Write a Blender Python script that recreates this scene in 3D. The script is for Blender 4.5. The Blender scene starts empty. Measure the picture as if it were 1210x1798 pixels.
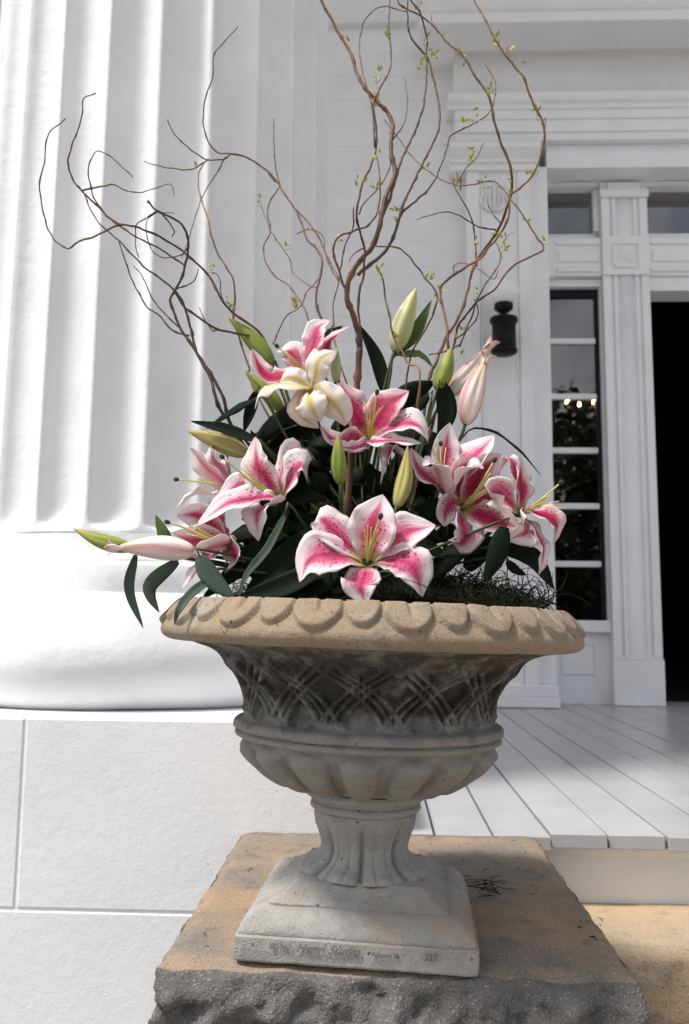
import bpy, bmesh, math, random
import numpy as np
from mathutils import Vector, Matrix, noise
R = math.radians
random.seed(7); rng = np.random.default_rng(7)
scn = bpy.context.scene
col = scn.collection
# ------------------------------------------------------------------ camera
FPX, HZ, YAW, ROLL = 1500.0, 1086.0, R(2.2), R(0.6)
CAMZ = 1.469
PITCH = math.atan((HZ-899)/FPX)
CM = Matrix.Rotation(YAW, 3, 'Z') @ Matrix.Rotation(R(90)+PITCH, 3, 'X') @ Matrix.Rotation(ROLL, 3, 'Z')
CO = Vector((0, 0, CAMZ))
cam = bpy.data.cameras.new('camera'); camo = bpy.data.objects.new('camera', cam); col.objects.link(camo)
camo.matrix_world = Matrix.Translation(CO) @ CM.to_4x4()
cam.sensor_fit = 'VERTICAL'; cam.sensor_height = 36; cam.sensor_width = 36
cam.lens = 36*FPX/1798; cam.clip_start = 0.05; cam.clip_end = 1000
cam.dof.use_dof = True; cam.dof.focus_distance = 1.22; cam.dof.aperture_fstop = 7.0
scn.camera = camo
# ------------------------------------------------------------------ light
SUN_EL, SUN_BACK = R(62), R(-27)
SD = Vector((-math.cos(SUN_EL)*math.cos(SUN_BACK), math.cos(SUN_EL)*math.sin(SUN_BACK), math.sin(SUN_EL)))
w = bpy.data.worlds.new('World'); scn.world = w; w.use_nodes = True
nt = w.node_tree; nt.nodes.clear()
def N(nt, t, **k):
    n = nt.nodes.new(t)
    for a, b in k.items():
        if a.startswith('i_'): n.inputs[a[2:].replace('_', ' ')].default_value = b
        else: setattr(n, a, b)
    return n
sky = N(nt, 'ShaderNodeTexSky', sky_type='NISHITA', sun_disc=False, sun_elevation=SUN_EL,
        sun_rotation=math.atan2(SD.x, SD.y), air_density=1.0, dust_density=4.0, ozone_density=1.0)
hs = N(nt, 'ShaderNodeHueSaturation'); hs.inputs['Saturation'].default_value = 0.50
nt.links.new(sky.outputs[0], hs.inputs['Color'])
tc = N(nt, 'ShaderNodeTexCoord')
cn = N(nt, 'ShaderNodeTexNoise'); cn.inputs['Scale'].default_value = 3.2; cn.inputs['Detail'].default_value = 8; cn.inputs['Roughness'].default_value = .6
nt.links.new(tc.outputs['Generated'], cn.inputs['Vector'])
cr = N(nt, 'ShaderNodeValToRGB'); cr.color_ramp.elements[0].position = .48; cr.color_ramp.elements[1].position = .70
nt.links.new(cn.outputs['Fac'], cr.inputs[0])
mx = N(nt, 'ShaderNodeMixRGB'); mx.inputs[2].default_value = (8, 8, 8.2, 1)
nt.links.new(cr.outputs[0], mx.inputs[0]); nt.links.new(hs.outputs[0], mx.inputs[1])
bg = N(nt, 'ShaderNodeBackground'); bg.inputs[1].default_value = 0.125
nt.links.new(mx.outputs[0], bg.inputs[0])
wo = N(nt, 'ShaderNodeOutputWorld'); nt.links.new(bg.outputs[0], wo.inputs[0])
sl = bpy.data.lights.new('sun', 'SUN'); sl.energy = 3.1; sl.angle = R(8.0); sl.color = (1, .965, .92)
so = bpy.data.objects.new('sun', sl); col.objects.link(so); so.rotation_euler = SD.to_track_quat('Z', 'Y').to_euler(); so.location = (-6, 3, 9)
vs = scn.view_settings; vs.view_transform = 'Standard'; vs.look = 'None'; vs.gamma = 1; vs.exposure = 0.54
vs.use_curve_mapping = False
scn.cycles.max_bounces = 8; scn.cycles.transparent_max_bounces = 12

# ------------------------------------------------------------------ pixel helpers (photo pixels -> world)
def ray(px, py): return CM @ Vector((px-605, -(py-899), -FPX))
def at(px, py, Y):
    d = ray(px, py); return CO + d*((Y-CO.y)/d.y)
def atz(px, py, z):
    d = ray(px, py); return CO + d*((z-CO.z)/d.z)
def PX(px, py, Y): return at(px, py, Y).x
def PZ(px, py, Y): return at(px, py, Y).z
# ------------------------------------------------------------------ mesh helpers
def mk(name, v, f, mat, parent=None, smooth=True, uv=None, midx=None):
    me = bpy.data.meshes.new(name)
    me.from_pydata([tuple(map(float, p)) for p in v], [], [tuple(map(int, q)) for q in f])
    mats = mat if isinstance(mat, (list, tuple)) else [mat]
    for m in mats: me.materials.append(m)
    if smooth: me.polygons.foreach_set('use_smooth', [True]*len(me.polygons))
    if midx is not None: me.polygons.foreach_set('material_index', midx)
    if uv is not None:
        L = me.uv_layers.new(name='UVMap')
        li = np.zeros(len(me.loops), dtype=np.int32); me.loops.foreach_get('vertex_index', li)
        L.data.foreach_set('uv', np.asarray(uv, dtype=np.float32)[li].ravel())
    me.update()
    return ob(name, me, parent)
def ob(name, me, parent=None):
    o = bpy.data.objects.new(name, me); col.objects.link(o)
    if parent is not None: o.parent = parent
    return o
def tag(o, label=None, cat=None, group=None, kind=None):
    if label: o['label'] = label
    if cat: o['category'] = cat
    if group: o['group'] = group
    if kind: o['kind'] = kind
    return o
def empty(name, loc, label, cat, group=None):
    o = bpy.data.objects.new(name, None); col.objects.link(o); o.location = loc; o.empty_display_size = .05
    tag(o, label, cat, group); return o
def keep(o, parent):   # parent, geometry given in world coordinates
    o.parent = parent; o.matrix_parent_inverse = Matrix.Translation(-Vector(parent.location)); return o
def boxv(x0, x1, y0, y1, z0, z1, bev=0):
    bm = bmesh.new(); bmesh.ops.create_cube(bm, size=1)
    for v in bm.verts: v.co = Vector(((x0+x1)/2+v.co.x*(x1-x0), (y0+y1)/2+v.co.y*(y1-y0), (z0+z1)/2+v.co.z*(z1-z0)))
    if bev: bmesh.ops.bevel(bm, geom=bm.edges[:], offset=bev, segments=2, affect='EDGES', profile=.5)
    bm.normal_update(); v = [tuple(p.co) for p in bm.verts]; bm.verts.index_update(); f = [[q.index for q in g.verts] for g in bm.faces]; bm.free()
    return v, f
def box(name, x0, x1, y0, y1, z0, z1, mat, parent=None, bev=0):
    v, f = boxv(min(x0, x1), max(x0, x1), min(y0, y1), max(y0, y1), min(z0, z1), max(z0, z1), bev)
    o = mk(name, v, f, mat, None, smooth=False)
    if parent is not None: keep(o, parent)
    return o
def prism_x(name, prof, x0, x1, mat, parent=None):   # profile of (y,z), extruded along x, capped
    n = len(prof); v = [(x0, y, z) for y, z in prof]+[(x1, y, z) for y, z in prof]
    f = [(i, (i+1) % n, n+(i+1) % n, n+i) for i in range(n)]+[tuple(range(n))[::-1], tuple(range(n, 2*n))]
    o = mk(name, v, f, mat, None, smooth=False)
    bm = bmesh.new(); bm.from_mesh(o.data); bmesh.ops.recalc_face_normals(bm, faces=bm.faces); bm.to_mesh(o.data); bm.free()
    if parent is not None: keep(o, parent)
    return o
def catmull(P, n):
    P = [Vector(p) for p in P]
    if len(P) == 2: return [P[0].lerp(P[1], i/(n-1)) for i in range(n)]
    Q = [P[0]*2-P[1]]+P+[P[-1]*2-P[-2]]
    seg = len(P)-1; out = []
    L = [0]
    for i in range(seg): L.append(L[-1]+max((P[i+1]-P[i]).length, 1e-6)**.7)
    for k in range(n):
        s = L[-1]*k/(n-1); i = 0
        while i < seg-1 and s > L[i+1]: i += 1
        t = (s-L[i])/(L[i+1]-L[i])
        a, b, c, d = Q[i:i+4]
        out.append(.5*((2*b)+(c-a)*t+(2*a-5*b+4*c-d)*t*t+(3*b-a-3*c+d)*t**3))
    return out
def tube(pts, rad, ns=6, cap=True):
    v = []; f = []; n = len(pts); up = Vector((.13, .9, .2)).normalized()
    for i, p in enumerate(pts):
        T = (pts[min(i+1, n-1)]-pts[max(i-1, 0)])
        T = T.normalized() if T.length > 1e-9 else Vector((0, 0, 1))
        a = (up-T*up.dot(T))
        if a.length < 1e-3: a = T.orthogonal()
        a.normalize(); up = a; b = T.cross(a)
        r = rad[i] if hasattr(rad, '__len__') else rad
        for k in range(ns):
            q = 2*math.pi*k/ns; v.append(p+(a*math.cos(q)+b*math.sin(q))*r)
    for i in range(n-1):
        for k in range(ns):
            f.append((i*ns+k, i*ns+(k+1) % ns, (i+1)*ns+(k+1) % ns, (i+1)*ns+k))
    if cap: f += [tuple(range(ns))[::-1], tuple(range((n-1)*ns, n*ns))]
    return v, f
def join(parts):
    V = []; F = []
    for v, f in parts:
        o = len(V); V += list(v); F += [tuple(i+o for i in g) for g in f]
    return V, F
def lathe(prof, n, disp=None, cx=0, cy=0, cz=0, flip=False):
    """prof: array (m,2) of r,z ; disp(theta, i, r, z)->outward offset along the profile normal (vectorised over theta)"""
    P = np.asarray(prof, float); m = len(P)
    T = np.gradient(P, axis=0); Nn = np.stack([T[:, 1], -T[:, 0]], 1); Nn /= np.maximum(np.linalg.norm(Nn, axis=1, keepdims=True), 1e-9)
    if flip: Nn = -Nn
    th = np.arange(n)*2*math.pi/n
    V = np.zeros((m, n, 3))
    for i in range(m):
        d = disp(th, i/(m-1), P[i, 0], P[i, 1]) if disp else np.zeros(n)
        r = P[i, 0]+Nn[i, 0]*d; z = P[i, 1]+Nn[i, 1]*d
        V[i, :, 0] = cx+r*np.cos(th); V[i, :, 1] = cy+r*np.sin(th); V[i, :, 2] = cz+z
    I = np.arange(m-1)[:, None]*n; K = np.arange(n)[None]; K2 = (K+1) % n
    F = np.stack([I+K, I+n+K, I+n+K2, I+K2] if flip else [I+K, I+K2, I+n+K2, I+n+K], -1).reshape(-1, 4)
    return V.reshape(-1, 3), F
def resample(P, n):
    return np.array([(p.x, p.y) for p in catmull([(a, b, 0) for a, b in P], n)])
# ------------------------------------------------------------------ materials
def base_mat(name, rough=.6, spec=.3):
    m = bpy.data.materials.new(name); m.use_nodes = True
    t = m.node_tree; b = t.nodes['Principled BSDF']; b.inputs['Roughness'].default_value = rough
    b.inputs['Specular IOR Level'].default_value = spec
    return m, t, b
def ramp(t, src, stops, interp='LINEAR'):
    r = t.nodes.new('ShaderNodeValToRGB'); r.color_ramp.interpolation = interp
    e = r.color_ramp.elements
    while len(e) < len(stops): e.new(.5)
    for i, (p, c) in enumerate(stops):
        e[i].position = p; e[i].color = (c, c, c, 1) if not hasattr(c, '__len__') else (*c, 1)
    t.links.new(src, r.inputs[0]); return r.outputs[0]
def nz(t, scale, detail=4, rough=.55, vec=None, dist=0, out='Fac'):
    n = t.nodes.new('ShaderNodeTexNoise'); n.inputs['Scale'].default_value = scale; n.inputs['Detail'].default_value = detail
    n.inputs['Roughness'].default_value = rough; n.inputs['Distortion'].default_value = dist
    if vec is None:
        g = t.nodes.new('ShaderNodeNewGeometry'); vec = g.outputs['Position']
    t.links.new(vec, n.inputs['Vector']); return n.outputs[out]
def mixc(t, fac, a, b, mode='MIX'):
    m = t.nodes.new('ShaderNodeMixRGB'); m.blend_type = mode
    for s, x in ((0, fac), (1, a), (2, b)):
        if hasattr(x, 'is_linked'): t.links.new(x, m.inputs[s])
        elif s == 0: m.inputs[0].default_value = x
        else: m.inputs[s].default_value = (*x, 1) if hasattr(x, '__len__') else (x, x, x, 1)
    return m.outputs[0]
def math_(t, op, a, b=None, c=None, clamp=False):
    m = t.nodes.new('ShaderNodeMath'); m.operation = op; m.use_clamp = clamp
    for s, x in enumerate((a, b, c)):
        if x is None: continue
        if hasattr(x, 'is_linked'): t.links.new(x, m.inputs[s])
        else: m.inputs[s].default_value = x
    return m.outputs[0]
def bump(t, b, h, dist, strength=1):
    n = t.nodes.new('ShaderNodeBump'); n.inputs['Distance'].default_value = dist; n.inputs['Strength'].default_value = strength
    t.links.new(h, n.inputs['Height']); t.links.new(n.outputs[0], b.inputs['Normal'])
def pos(t): return t.nodes.new('ShaderNodeNewGeometry').outputs['Position']
def sepz(t, v, k):
    s = t.nodes.new('ShaderNodeSeparateXYZ'); t.links.new(v, s.inputs[0]); return s.outputs[k]

def white_paint(name, c=.72, bscale=60, bdist=.002, dirt=.1, rough=.55):
    m, t, b = base_mat(name, rough)
    a = mixc(t, ramp(t, nz(t, 5, 6), [(.4, 0), (.75, 1)]), (c, c*1.003, c*1.012), (c*(1-dirt), c*(1-dirt), c*(1-dirt)))
    k = ramp(t, nz(t, 140, 2), [(.72, 0), (.78, 1)])
    a = mixc(t, k, a, (c*.72,)*3)
    t.links.new(a, b.inputs['Base Color'])
    h = math_(t, 'ADD', nz(t, bscale, 5), math_(t, 'MULTIPLY', nz(t, bscale*.2, 3), 1.6))
    bump(t, b, h, bdist); return m
M = {}
M['white'] = white_paint('white_wood_paint', .80, 90, .0008, .07, .5)
M['stucco'] = white_paint('white_stucco', .78, 260, .0006, .06, .75)
M['column'] = white_paint('white_column_plaster', .76, 45, .0016, .10, .65)
m, t, b = base_mat('grey_floor_paint', .28, .5)
a = mixc(t, ramp(t, nz(t, 7, 6), [(.35, 0), (.7, 1)]), (.45, .45, .455), (.37, .37, .38))
oi = t.nodes.new('ShaderNodeObjectInfo'); a = mixc(t, math_(t, 'MULTIPLY', oi.outputs['Random'], .35), a, (.33, .33, .34))
t.links.new(a, b.inputs['Base Color']); g = t.nodes.new('ShaderNodeMapping'); g.inputs['Scale'].default_value = (60, 3, 3); t.links.new(pos(t), g.inputs[0])
bump(t, b, nz(t, 2, 5, vec=g.outputs[0]), .0008); M['deck'] = m
def plain(name, c, rough=.5, spec=.4, metal=0, bs=0, bd=0):
    m, t, b = base_mat(name, rough, spec); b.inputs['Base Color'].default_value = (*c, 1); b.inputs['Metallic'].default_value = metal
    if bs: bump(t, b, nz(t, bs, 4), bd)
    M[name] = m; return m
plain('black_iron', (.004, .004, .0045), .5, .2, 0, 40, .0006)
plain('dark_interior', (.012, .012, .013), .8, .2)
plain('dark_gap', (.015, .015, .016), .8, .2)
m, t, b = base_mat('white_globe_glass', .25, .5); b.inputs['Base Color'].default_value = (.8, .8, .8, 1); b.inputs['Subsurface Weight'].default_value = .3; b.inputs['Subsurface Radius'].default_value = (.03, .03, .03); M['globe'] = m
# window glass : fresnel reflection over clear pane
m = bpy.data.materials.new('window_glass'); m.use_nodes = True; t = m.node_tree; t.nodes.clear()
o_ = t.nodes.new('ShaderNodeOutputMaterial'); ms = t.nodes.new('ShaderNodeMixShader'); gl = t.nodes.new('ShaderNodeBsdfGlossy'); tr = t.nodes.new('ShaderNodeBsdfTransparent'); fr = t.nodes.new('ShaderNodeFresnel')
fr.inputs['IOR'].default_value = 1.78; gl.inputs['Roughness'].default_value = 0.01
t.links.new(fr.outputs[0], ms.inputs[0]); t.links.new(tr.outputs[0], ms.inputs[1]); t.links.new(gl.outputs[0], ms.inputs[2]); t.links.new(ms.outputs[0], o_.inputs[0]); M['glass'] = m
m = bpy.data.materials.new('warm_bulb'); m.use_nodes = True; b = m.node_tree.nodes['Principled BSDF']; b.inputs['Emission Color'].default_value = (1, .55, .25, 1); b.inputs['Emission Strength'].default_value = 25; M['bulb'] = m
# cast stone of the urn: sandy top, blackened grime, grey body
def urn_mat(name, sand, grey, grime_lo, grime_hi, grime_amt, sand_amt):
    m, t, b = base_mat(name, .85, .2)
    tcn = t.nodes.new('ShaderNodeTexCoord'); P = tcn.outputs['Object']
    spk = nz(t, 420, 2, vec=P); med = nz(t, 35, 5, vec=P)
    c = mixc(t, ramp(t, med, [(.35, 0), (.65, 1)]), grey, tuple(x*1.25 for x in grey))
    sp = ramp(t, math_(t, 'ADD', math_(t, 'MULTIPLY', nz(t, 9, 4, vec=P), 1.0), sand_amt-.5), [(.35, 0), (.62, 1)])
    c = mixc(t, sp, c, sand)
    c = mixc(t, ramp(t, spk, [(.60, 0), (.72, .45)]), c, (.48, .43, .37))
    c = mixc(t, ramp(t, spk, [(.28, .55), (.38, 0)]), c, (.10, .075, .055))
    z = sepz(t, P, 2)
    band = math_(t, 'MULTIPLY', ramp(t, z, [(max(grime_lo-.06, 0), 0), (grime_lo, 1)]), ramp(t, z, [(grime_hi, 1), (min(grime_hi+.03, 1), 0)]))
    g = math_(t, 'ADD', math_(t, 'MULTIPLY', nz(t, 24, 6, .7, vec=P), 1.0), math_(t, 'MULTIPLY', math_(t, 'SUBTRACT', band, .5), grime_amt))
    c = mixc(t, ramp(t, g, [(.46, 0), (.72, .9)]), c, (.028, .024, .021))
    pits = nz(t, 120, 3, vec=P)
    c = mixc(t, ramp(t, pits, [(.67, 0), (.72, .8)]), c, (.03, .027, .023))
    t.links.new(c, b.inputs['Base Color'])
    h = math_(t, 'ADD', math_(t, 'MULTIPLY', spk, .35), med); bump(t, b, h, .0035); return m
M['urn_rim'] = urn_mat('sandy_cast_stone', (.255, .195, .133), (.25, .222, .182), .98, .99, .22, .56)
M['urn_bowl'] = urn_mat('blackened_cast_stone', (.20, .145, .092), (.195, .19, .175), .345, .44, .36, .30)
M['urn_foot'] = urn_mat('grey_cast_stone', (.30, .215, .135), (.265, .258, .242), .9, .95, .42, .32)
def granite(name, tan, dark, tanamt, bd):
    m, t, b = base_mat(name, .9, .2); P = pos(t)
    spk = nz(t, 300, 2); c = mixc(t, ramp(t, math_(t, 'ADD', nz(t, 4.5, 6, .6), tanamt-.5), [(.36, 0), (.6, 1)]), dark, tan)
    c = mixc(t, ramp(t, spk, [(.6, 0), (.72, .6)]), c, (.50, .44, .36)); c = mixc(t, ramp(t, spk, [(.3, .7), (.4, 0)]), c, (.06, .05, .045))
    c = mixc(t, ramp(t, nz(t, 22, 5), [(.55, 0), (.75, .7)]), c, tuple(x*.5 for x in dark))
    t.links.new(c, b.inputs['Base Color']); bump(t, b, math_(t, 'ADD', nz(t, 40, 6, .65), math_(t, 'MULTIPLY', spk, .3)), bd); return m
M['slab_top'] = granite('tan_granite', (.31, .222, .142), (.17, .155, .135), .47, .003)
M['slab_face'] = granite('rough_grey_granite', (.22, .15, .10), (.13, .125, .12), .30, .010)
M['step'] = granite('step_granite', (.46, .33, .20), (.34, .28, .21), .52, .003)
m, t, b = base_mat('gravel_ground', .95, .1); t.links.new(mixc(t, nz(t, 12, 6), (.22, .21, .20), (.34, .33, .31)), b.inputs['Base Color']); M['ground'] = m

def two_sided_petal(name, edge, pink, deep, spots, throat, greenrib=0.0, pinkw=.62):
    m = bpy.data.materials.new(name); m.use_nodes = True; t = m.node_tree; b = t.nodes['Principled BSDF']
    uvn = t.nodes.new('ShaderNodeUVMap'); uvn.uv_map = 'UVMap'
    s = t.nodes.new('ShaderNodeSeparateXYZ'); t.links.new(uvn.outputs[0], s.inputs[0]); u, v = s.outputs[0], s.outputs[1]
    oi = t.nodes.new('ShaderNodeObjectInfo'); rnd = oi.outputs['Random']
    off = t.nodes.new('ShaderNodeCombineXYZ'); t.links.new(math_(t, 'MULTIPLY', rnd, 37.0), off.inputs[2])
    va = t.nodes.new('ShaderNodeVectorMath'); va.operation = 'ADD'; t.links.new(uvn.outputs[0], va.inputs[0]); t.links.new(off.outputs[0], va.inputs[1]); UV = va.outputs[0]
    au = math_(t, 'ABSOLUTE', math_(t, 'SUBTRACT', u, .5)); au = math_(t, 'MULTIPLY', au, 2)     # 0 rib .. 1 edge
    wob = math_(t, 'MULTIPLY', math_(t, 'SUBTRACT', nz(t, 7, 3, vec=UV), .5), .45)
    e = math_(t, 'ADD', au, wob)
    tipw = ramp(t, v, [(.0, 0), (.55, 0), (1.0, .75)])
    e = math_(t, 'ADD', math_(t, 'ADD', e, tipw), math_(t, 'MULTIPLY', math_(t, 'SUBTRACT', rnd, .5), .30))
    c = mixc(t, ramp(t, e, [(pinkw-.32, 0), (pinkw+.22, 1)]), pink, edge)
    # veins along the petal
    mp = t.nodes.new('ShaderNodeMapping'); mp.inputs['Scale'].default_value = (26, 1.3, 1); t.links.new(UV, mp.inputs[0])
    ve = nz(t, 1.0, 3, vec=mp.outputs[0])
    c = mixc(t, math_(t, 'MULTIPLY', ramp(t, ve, [(.45, 0), (.7, 1)]), .28), c, pink)
    rib = math_(t, 'MULTIPLY', ramp(t, math_(t, 'ADD', au, math_(t, 'MULTIPLY', wob, .35)), [(.0, 1), (.30, 0)]), ramp(t, v, [(.05, .5), (.3, 1), (.75, .8), (.95, 0)]))
    c = mixc(t, rib, c, deep)
    if spots:
        mp2 = t.nodes.new('ShaderNodeMapping'); mp2.inputs['Scale'].default_value = (10, 21, 1); t.links.new(UV, mp2.inputs[0])
        vo = t.nodes.new('ShaderNodeTexVoronoi'); vo.inputs['Scale'].default_value = 1.0; vo.inputs['Randomness'].default_value = .8; t.links.new(mp2.outputs[0], vo.inputs['Vector'])
        sp = math_(t, 'MULTIPLY', ramp(t, vo.outputs['Distance'], [(.24, 1), (.36, 0)]), ramp(t, v, [(.10, 0), (.2, 1), (.58, .95), (.75, 0)]))
        sp = math_(t, 'MULTIPLY', sp, ramp(t, au, [(.62, 1), (.85, 0)]))
        c = mixc(t, math_(t, 'MULTIPLY', sp, .85), c, (.22, .006, .035))
    c = mixc(t, ramp(t, v, [(.0, 1), (.10, .85), (.24, 0)]), c, throat)
    br = math_(t, 'MULTIPLY', ramp(t, au, [(.80, 0), (1.0, 1)]), ramp(t, nz(t, 5, 4, vec=UV), [(.58, 0), (.66, .6)])); c = mixc(t, br, c, (.50, .30, .13))
    if greenrib:
        c = mixc(t, math_(t, 'MULTIPLY', ramp(t, au, [(.0, 1), (.16, 0)]), greenrib), c, (.42, .46, .14))
    t.links.new(c, b.inputs['Base Color']); b.inputs['Roughness'].default_value = .55; b.inputs['Specular IOR Level'].default_value = .2
    bump(t, b, ve, .0014)
    tl = t.nodes.new('ShaderNodeBsdfTranslucent'); t.links.new(c, tl.inputs[0])
    ms = t.nodes.new('ShaderNodeMixShader'); ms.inputs[0].default_value = .30
    out = t.nodes['Material Output']; t.links.new(b.outputs[0], ms.inputs[1]); t.links.new(tl.outputs[0], ms.inputs[2]); t.links.new(ms.outputs[0], out.inputs[0])
    M[name] = m; return m
two_sided_petal('pink_petal', (.86, .80, .80), (.66, .15, .28), (.46, .020, .10), True, (.55, .50, .22))
two_sided_petal('crimson_petal', (.84, .68, .70), (.50, .045, .125), (.34, .010, .045), True, (.50, .36, .14), 0, .80)
two_sided_petal('pale_petal', (.86, .79, .79), (.78, .38, .46), (.68, .15, .28), False, (.60, .52, .26), 0, .55)
two_sided_petal('petal_back', (.86, .80, .76), (.80, .52, .50), (.74, .42, .42), False, (.55, .52, .20), .25, .40)
two_sided_petal('cream_petal', (.86, .78, .72), (.82, .70, .44), (.66, .50, .14), False, (.62, .54, .18), .35, .45)
def leafish(name, c1, c2, rough=.45, veins=30, trans=.15, tipc=None, grooves=0, ribc=None):
    m = bpy.data.materials.new(name); m.use_nodes = True; t = m.node_tree; b = t.nodes['Principled BSDF']
    uvn = t.nodes.new('ShaderNodeUVMap'); uvn.uv_map = 'UVMap'
    s = t.nodes.new('ShaderNodeSeparateXYZ'); t.links.new(uvn.outputs[0], s.inputs[0]); u, v = s.outputs[0], s.outputs[1]
    mp = t.nodes.new('ShaderNodeMapping'); mp.inputs['Scale'].default_value = (veins, 1.2, 1); t.links.new(uvn.outputs[0], mp.inputs[0])
    ve = nz(t, 1, 3, vec=mp.outputs[0])
    c = mixc(t, ramp(t, ve, [(.35, 0), (.65, 1)]), c1, c2)
    if tipc: c = mixc(t, ramp(t, v, [(.55, 0), (.98, 1)]), c, tipc)
    if ribc:
        w_ = t.nodes.new('ShaderNodeMath'); w_.operation = 'PINGPONG'; t.links.new(math_(t, 'MULTIPLY', u, 3.0), w_.inputs[0]); w_.inputs[1].default_value = .5
        c = mixc(t, math_(t, 'MULTIPLY', ramp(t, w_.outputs[0], [(.05, 1), (.22, 0)]), .8), c, ribc)
    oi = t.nodes.new('ShaderNodeObjectInfo')
    c = mixc(t, math_(t, 'MULTIPLY', oi.outputs['Random'], .35), c, tuple(x*.55 for x in c1))
    t.links.new(c, b.inputs['Base Color']); b.inputs['Roughness'].default_value = rough; b.inputs['Specular IOR Level'].default_value = .05 if c1[1] < .02 else .18
    bump(t, b, ve, .0008)
    if trans:
        tl = t.nodes.new('ShaderNodeBsdfTranslucent'); t.links.new(c, tl.inputs[0]); ms = t.nodes.new('ShaderNodeMixShader'); ms.inputs[0].default_value = trans
        out = t.nodes['Material Output']; t.links.new(b.outputs[0], ms.inputs[1]); t.links.new(tl.outputs[0], ms.inputs[2]); t.links.new(ms.outputs[0], out.inputs[0])
    M[name] = m; return m
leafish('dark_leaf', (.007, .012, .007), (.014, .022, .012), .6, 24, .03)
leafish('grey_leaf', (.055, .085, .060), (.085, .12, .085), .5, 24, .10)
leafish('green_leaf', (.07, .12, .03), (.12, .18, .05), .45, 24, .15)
leafish('green_bud', (.15, .21, .03), (.25, .30, .06), .42, 16, 0, (.34, .30, .08), 0, (.33, .36, .10))
leafish('yellow_bud', (.42, .36, .12), (.52, .44, .18), .45, 16, 0, (.40, .28, .10), 0, (.30, .26, .08))
leafish('pale_bud', (.52, .52, .26), (.64, .62, .38), .42, 16, 0, (.55, .50, .20), 0, (.38, .42, .12))
leafish('white_bud', (.62, .50, .44), (.78, .72, .64), .5, 16, 0, (.60, .44, .20), 0, (.60, .24, .27))
m, t, b = base_mat('willow_bark', .65, .3); k = nz(t, 60, 4)
c = mixc(t, ramp(t, nz(t, 9, 3), [(.38, 0), (.62, 1)]), (.055, .034, .026), (.19, .095, .050)); c = mixc(t, ramp(t, k, [(.55, 0), (.7, .7)]), c, (.045, .03, .025))
t.links.new(c, b.inputs['Base Color']); bump(t, b, nz(t, 220, 3), .0012); M['bark'] = m
m, t, b = base_mat('dark_bark', .7, .3); c = mixc(t, ramp(t, nz(t, 14, 3), [(.38, 0), (.66, 1)]), (.030, .023, .020), (.095, .060, .042))
t.links.new(c, b.inputs['Base Color']); bump(t, b, nz(t, 220, 3), .0012); M['dark_bark'] = m
m, t, b = base_mat('golden_bark', .6, .3); c = mixc(t, ramp(t, nz(t, 12, 3), [(.38, 0), (.66, 1)]), (.10, .050, .026), (.30, .165, .070))
t.links.new(c, b.inputs['Base Color']); bump(t, b, nz(t, 220, 3), .0012); M['golden_bark'] = m
plain('bud_leaf', (.36, .37, .07), .5, .3); plain('stem_green', (.045, .065, .022), .5, .3); plain('filament', (.66, .55, .16), .45, .3); plain('pistil', (.45, .45, .12), .45, .3); plain('stigma', (.035, .03, .02), .6, .2)
m, t, b = base_mat('moss', .95, .1); t.links.new(mixc(t, nz(t, 60, 3), (.006, .007, .004), (.022, .024, .009)), b.inputs['Base Color']); M['moss'] = m
m, t, b = base_mat('moss_bed', 1, 0); t.links.new(mixc(t, nz(t, 40, 5), (.004, .0045, .003), (.014, .013, .008)), b.inputs['Base Color']); bump(t, b, nz(t, 90, 4), .006); M['moss_bed'] = m

# ================================================================== setting
FZ = 1.0                                     # porch floor / slab level
g_ = mk('ground', [(-300, -300, 0), (300, -300, 0), (300, 300, 0), (-300, 300, 0)], [(0, 1, 2, 3)], M['ground'], smooth=False); tag(g_, kind='structure')
slabFL, slabFR = atz(265, 1690, FZ), atz(1105, 1722, FZ)
slabRL, slabRR = atz(425, 1474, FZ), atz(942, 1457, FZ)
sx0 = (slabFL.x+slabRL.x)/2; sx1 = (slabFR.x+slabRR.x)/2
sy0 = (slabFL.y+slabFR.y)/2; sy1 = (slabRL.y+slabRR.y)/2
edgeY = atz(1075, 1466, FZ).y                 # front edge of the floor boards
YP = atz(930, 1243, FZ).y; YM = YP+.19
YS = YP+.10; YG = YM+.11
print('DIMS slab', sx0, sx1, sy0, sy1, 'edge', edgeY, 'YP', YP, 'YM', YM, [tuple(round(c, 3) for c in p) for p in (slabFL, slabFR, slabRL, slabRR)])
# ---- porch floor of planks
j0, j1 = PX(966, 1464, edgeY), PX(1172, 1471, edgeY); PW = (j1-j0)/2
pf = box('porch_floor', -6.1, 4.2, edgeY+.10, YG+.4, FZ-.16, FZ-.034, M['dark_gap']); tag(pf, kind='structure')
PT = .030
def plank_mesh(y0, seed):
    rr = random.Random(seed); v, f = boxv(-PW/2+.0028, PW/2-.0028, y0, YG+.2, -PT, 0, .0016)
    me = bpy.data.meshes.new('plank'); me.from_pydata(v, [], f); me.materials.append(M['deck']); return me
longm = [plank_mesh(edgeY+d, i) for i, d in enumerate((0, .006, -.004))]; shortm = plank_mesh(sy1+.012, 5)
k0 = int((-6.0-j0)/PW)
for k in range(k0, k0+int(10.0/PW)):
    cx = j0+PW*(k+.5)
    o = ob('plank', shortm if cx-PW*.5 < sx1+.012 else longm[k % 3]); o.location = (cx, 0, FZ+random.uniform(-.0012, .0008)-.001); o.rotation_euler.y = random.uniform(-.006, .006)
    o.parent = pf
fas = empty('porch_fascia', (1.5, edgeY+.04, FZ-.17), 'white painted fascia board with small moulding under the ends of the floor boards', 'fascia')
STZ = atz(1120, 1587, FZ).z
stepTopZ = PZ(1120, 1587, edgeY+.045)
box('board', sx1+.003, 4.2, edgeY+.045, edgeY+.075, stepTopZ-.02, FZ-PT-.004, M['white'], fas)
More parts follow.
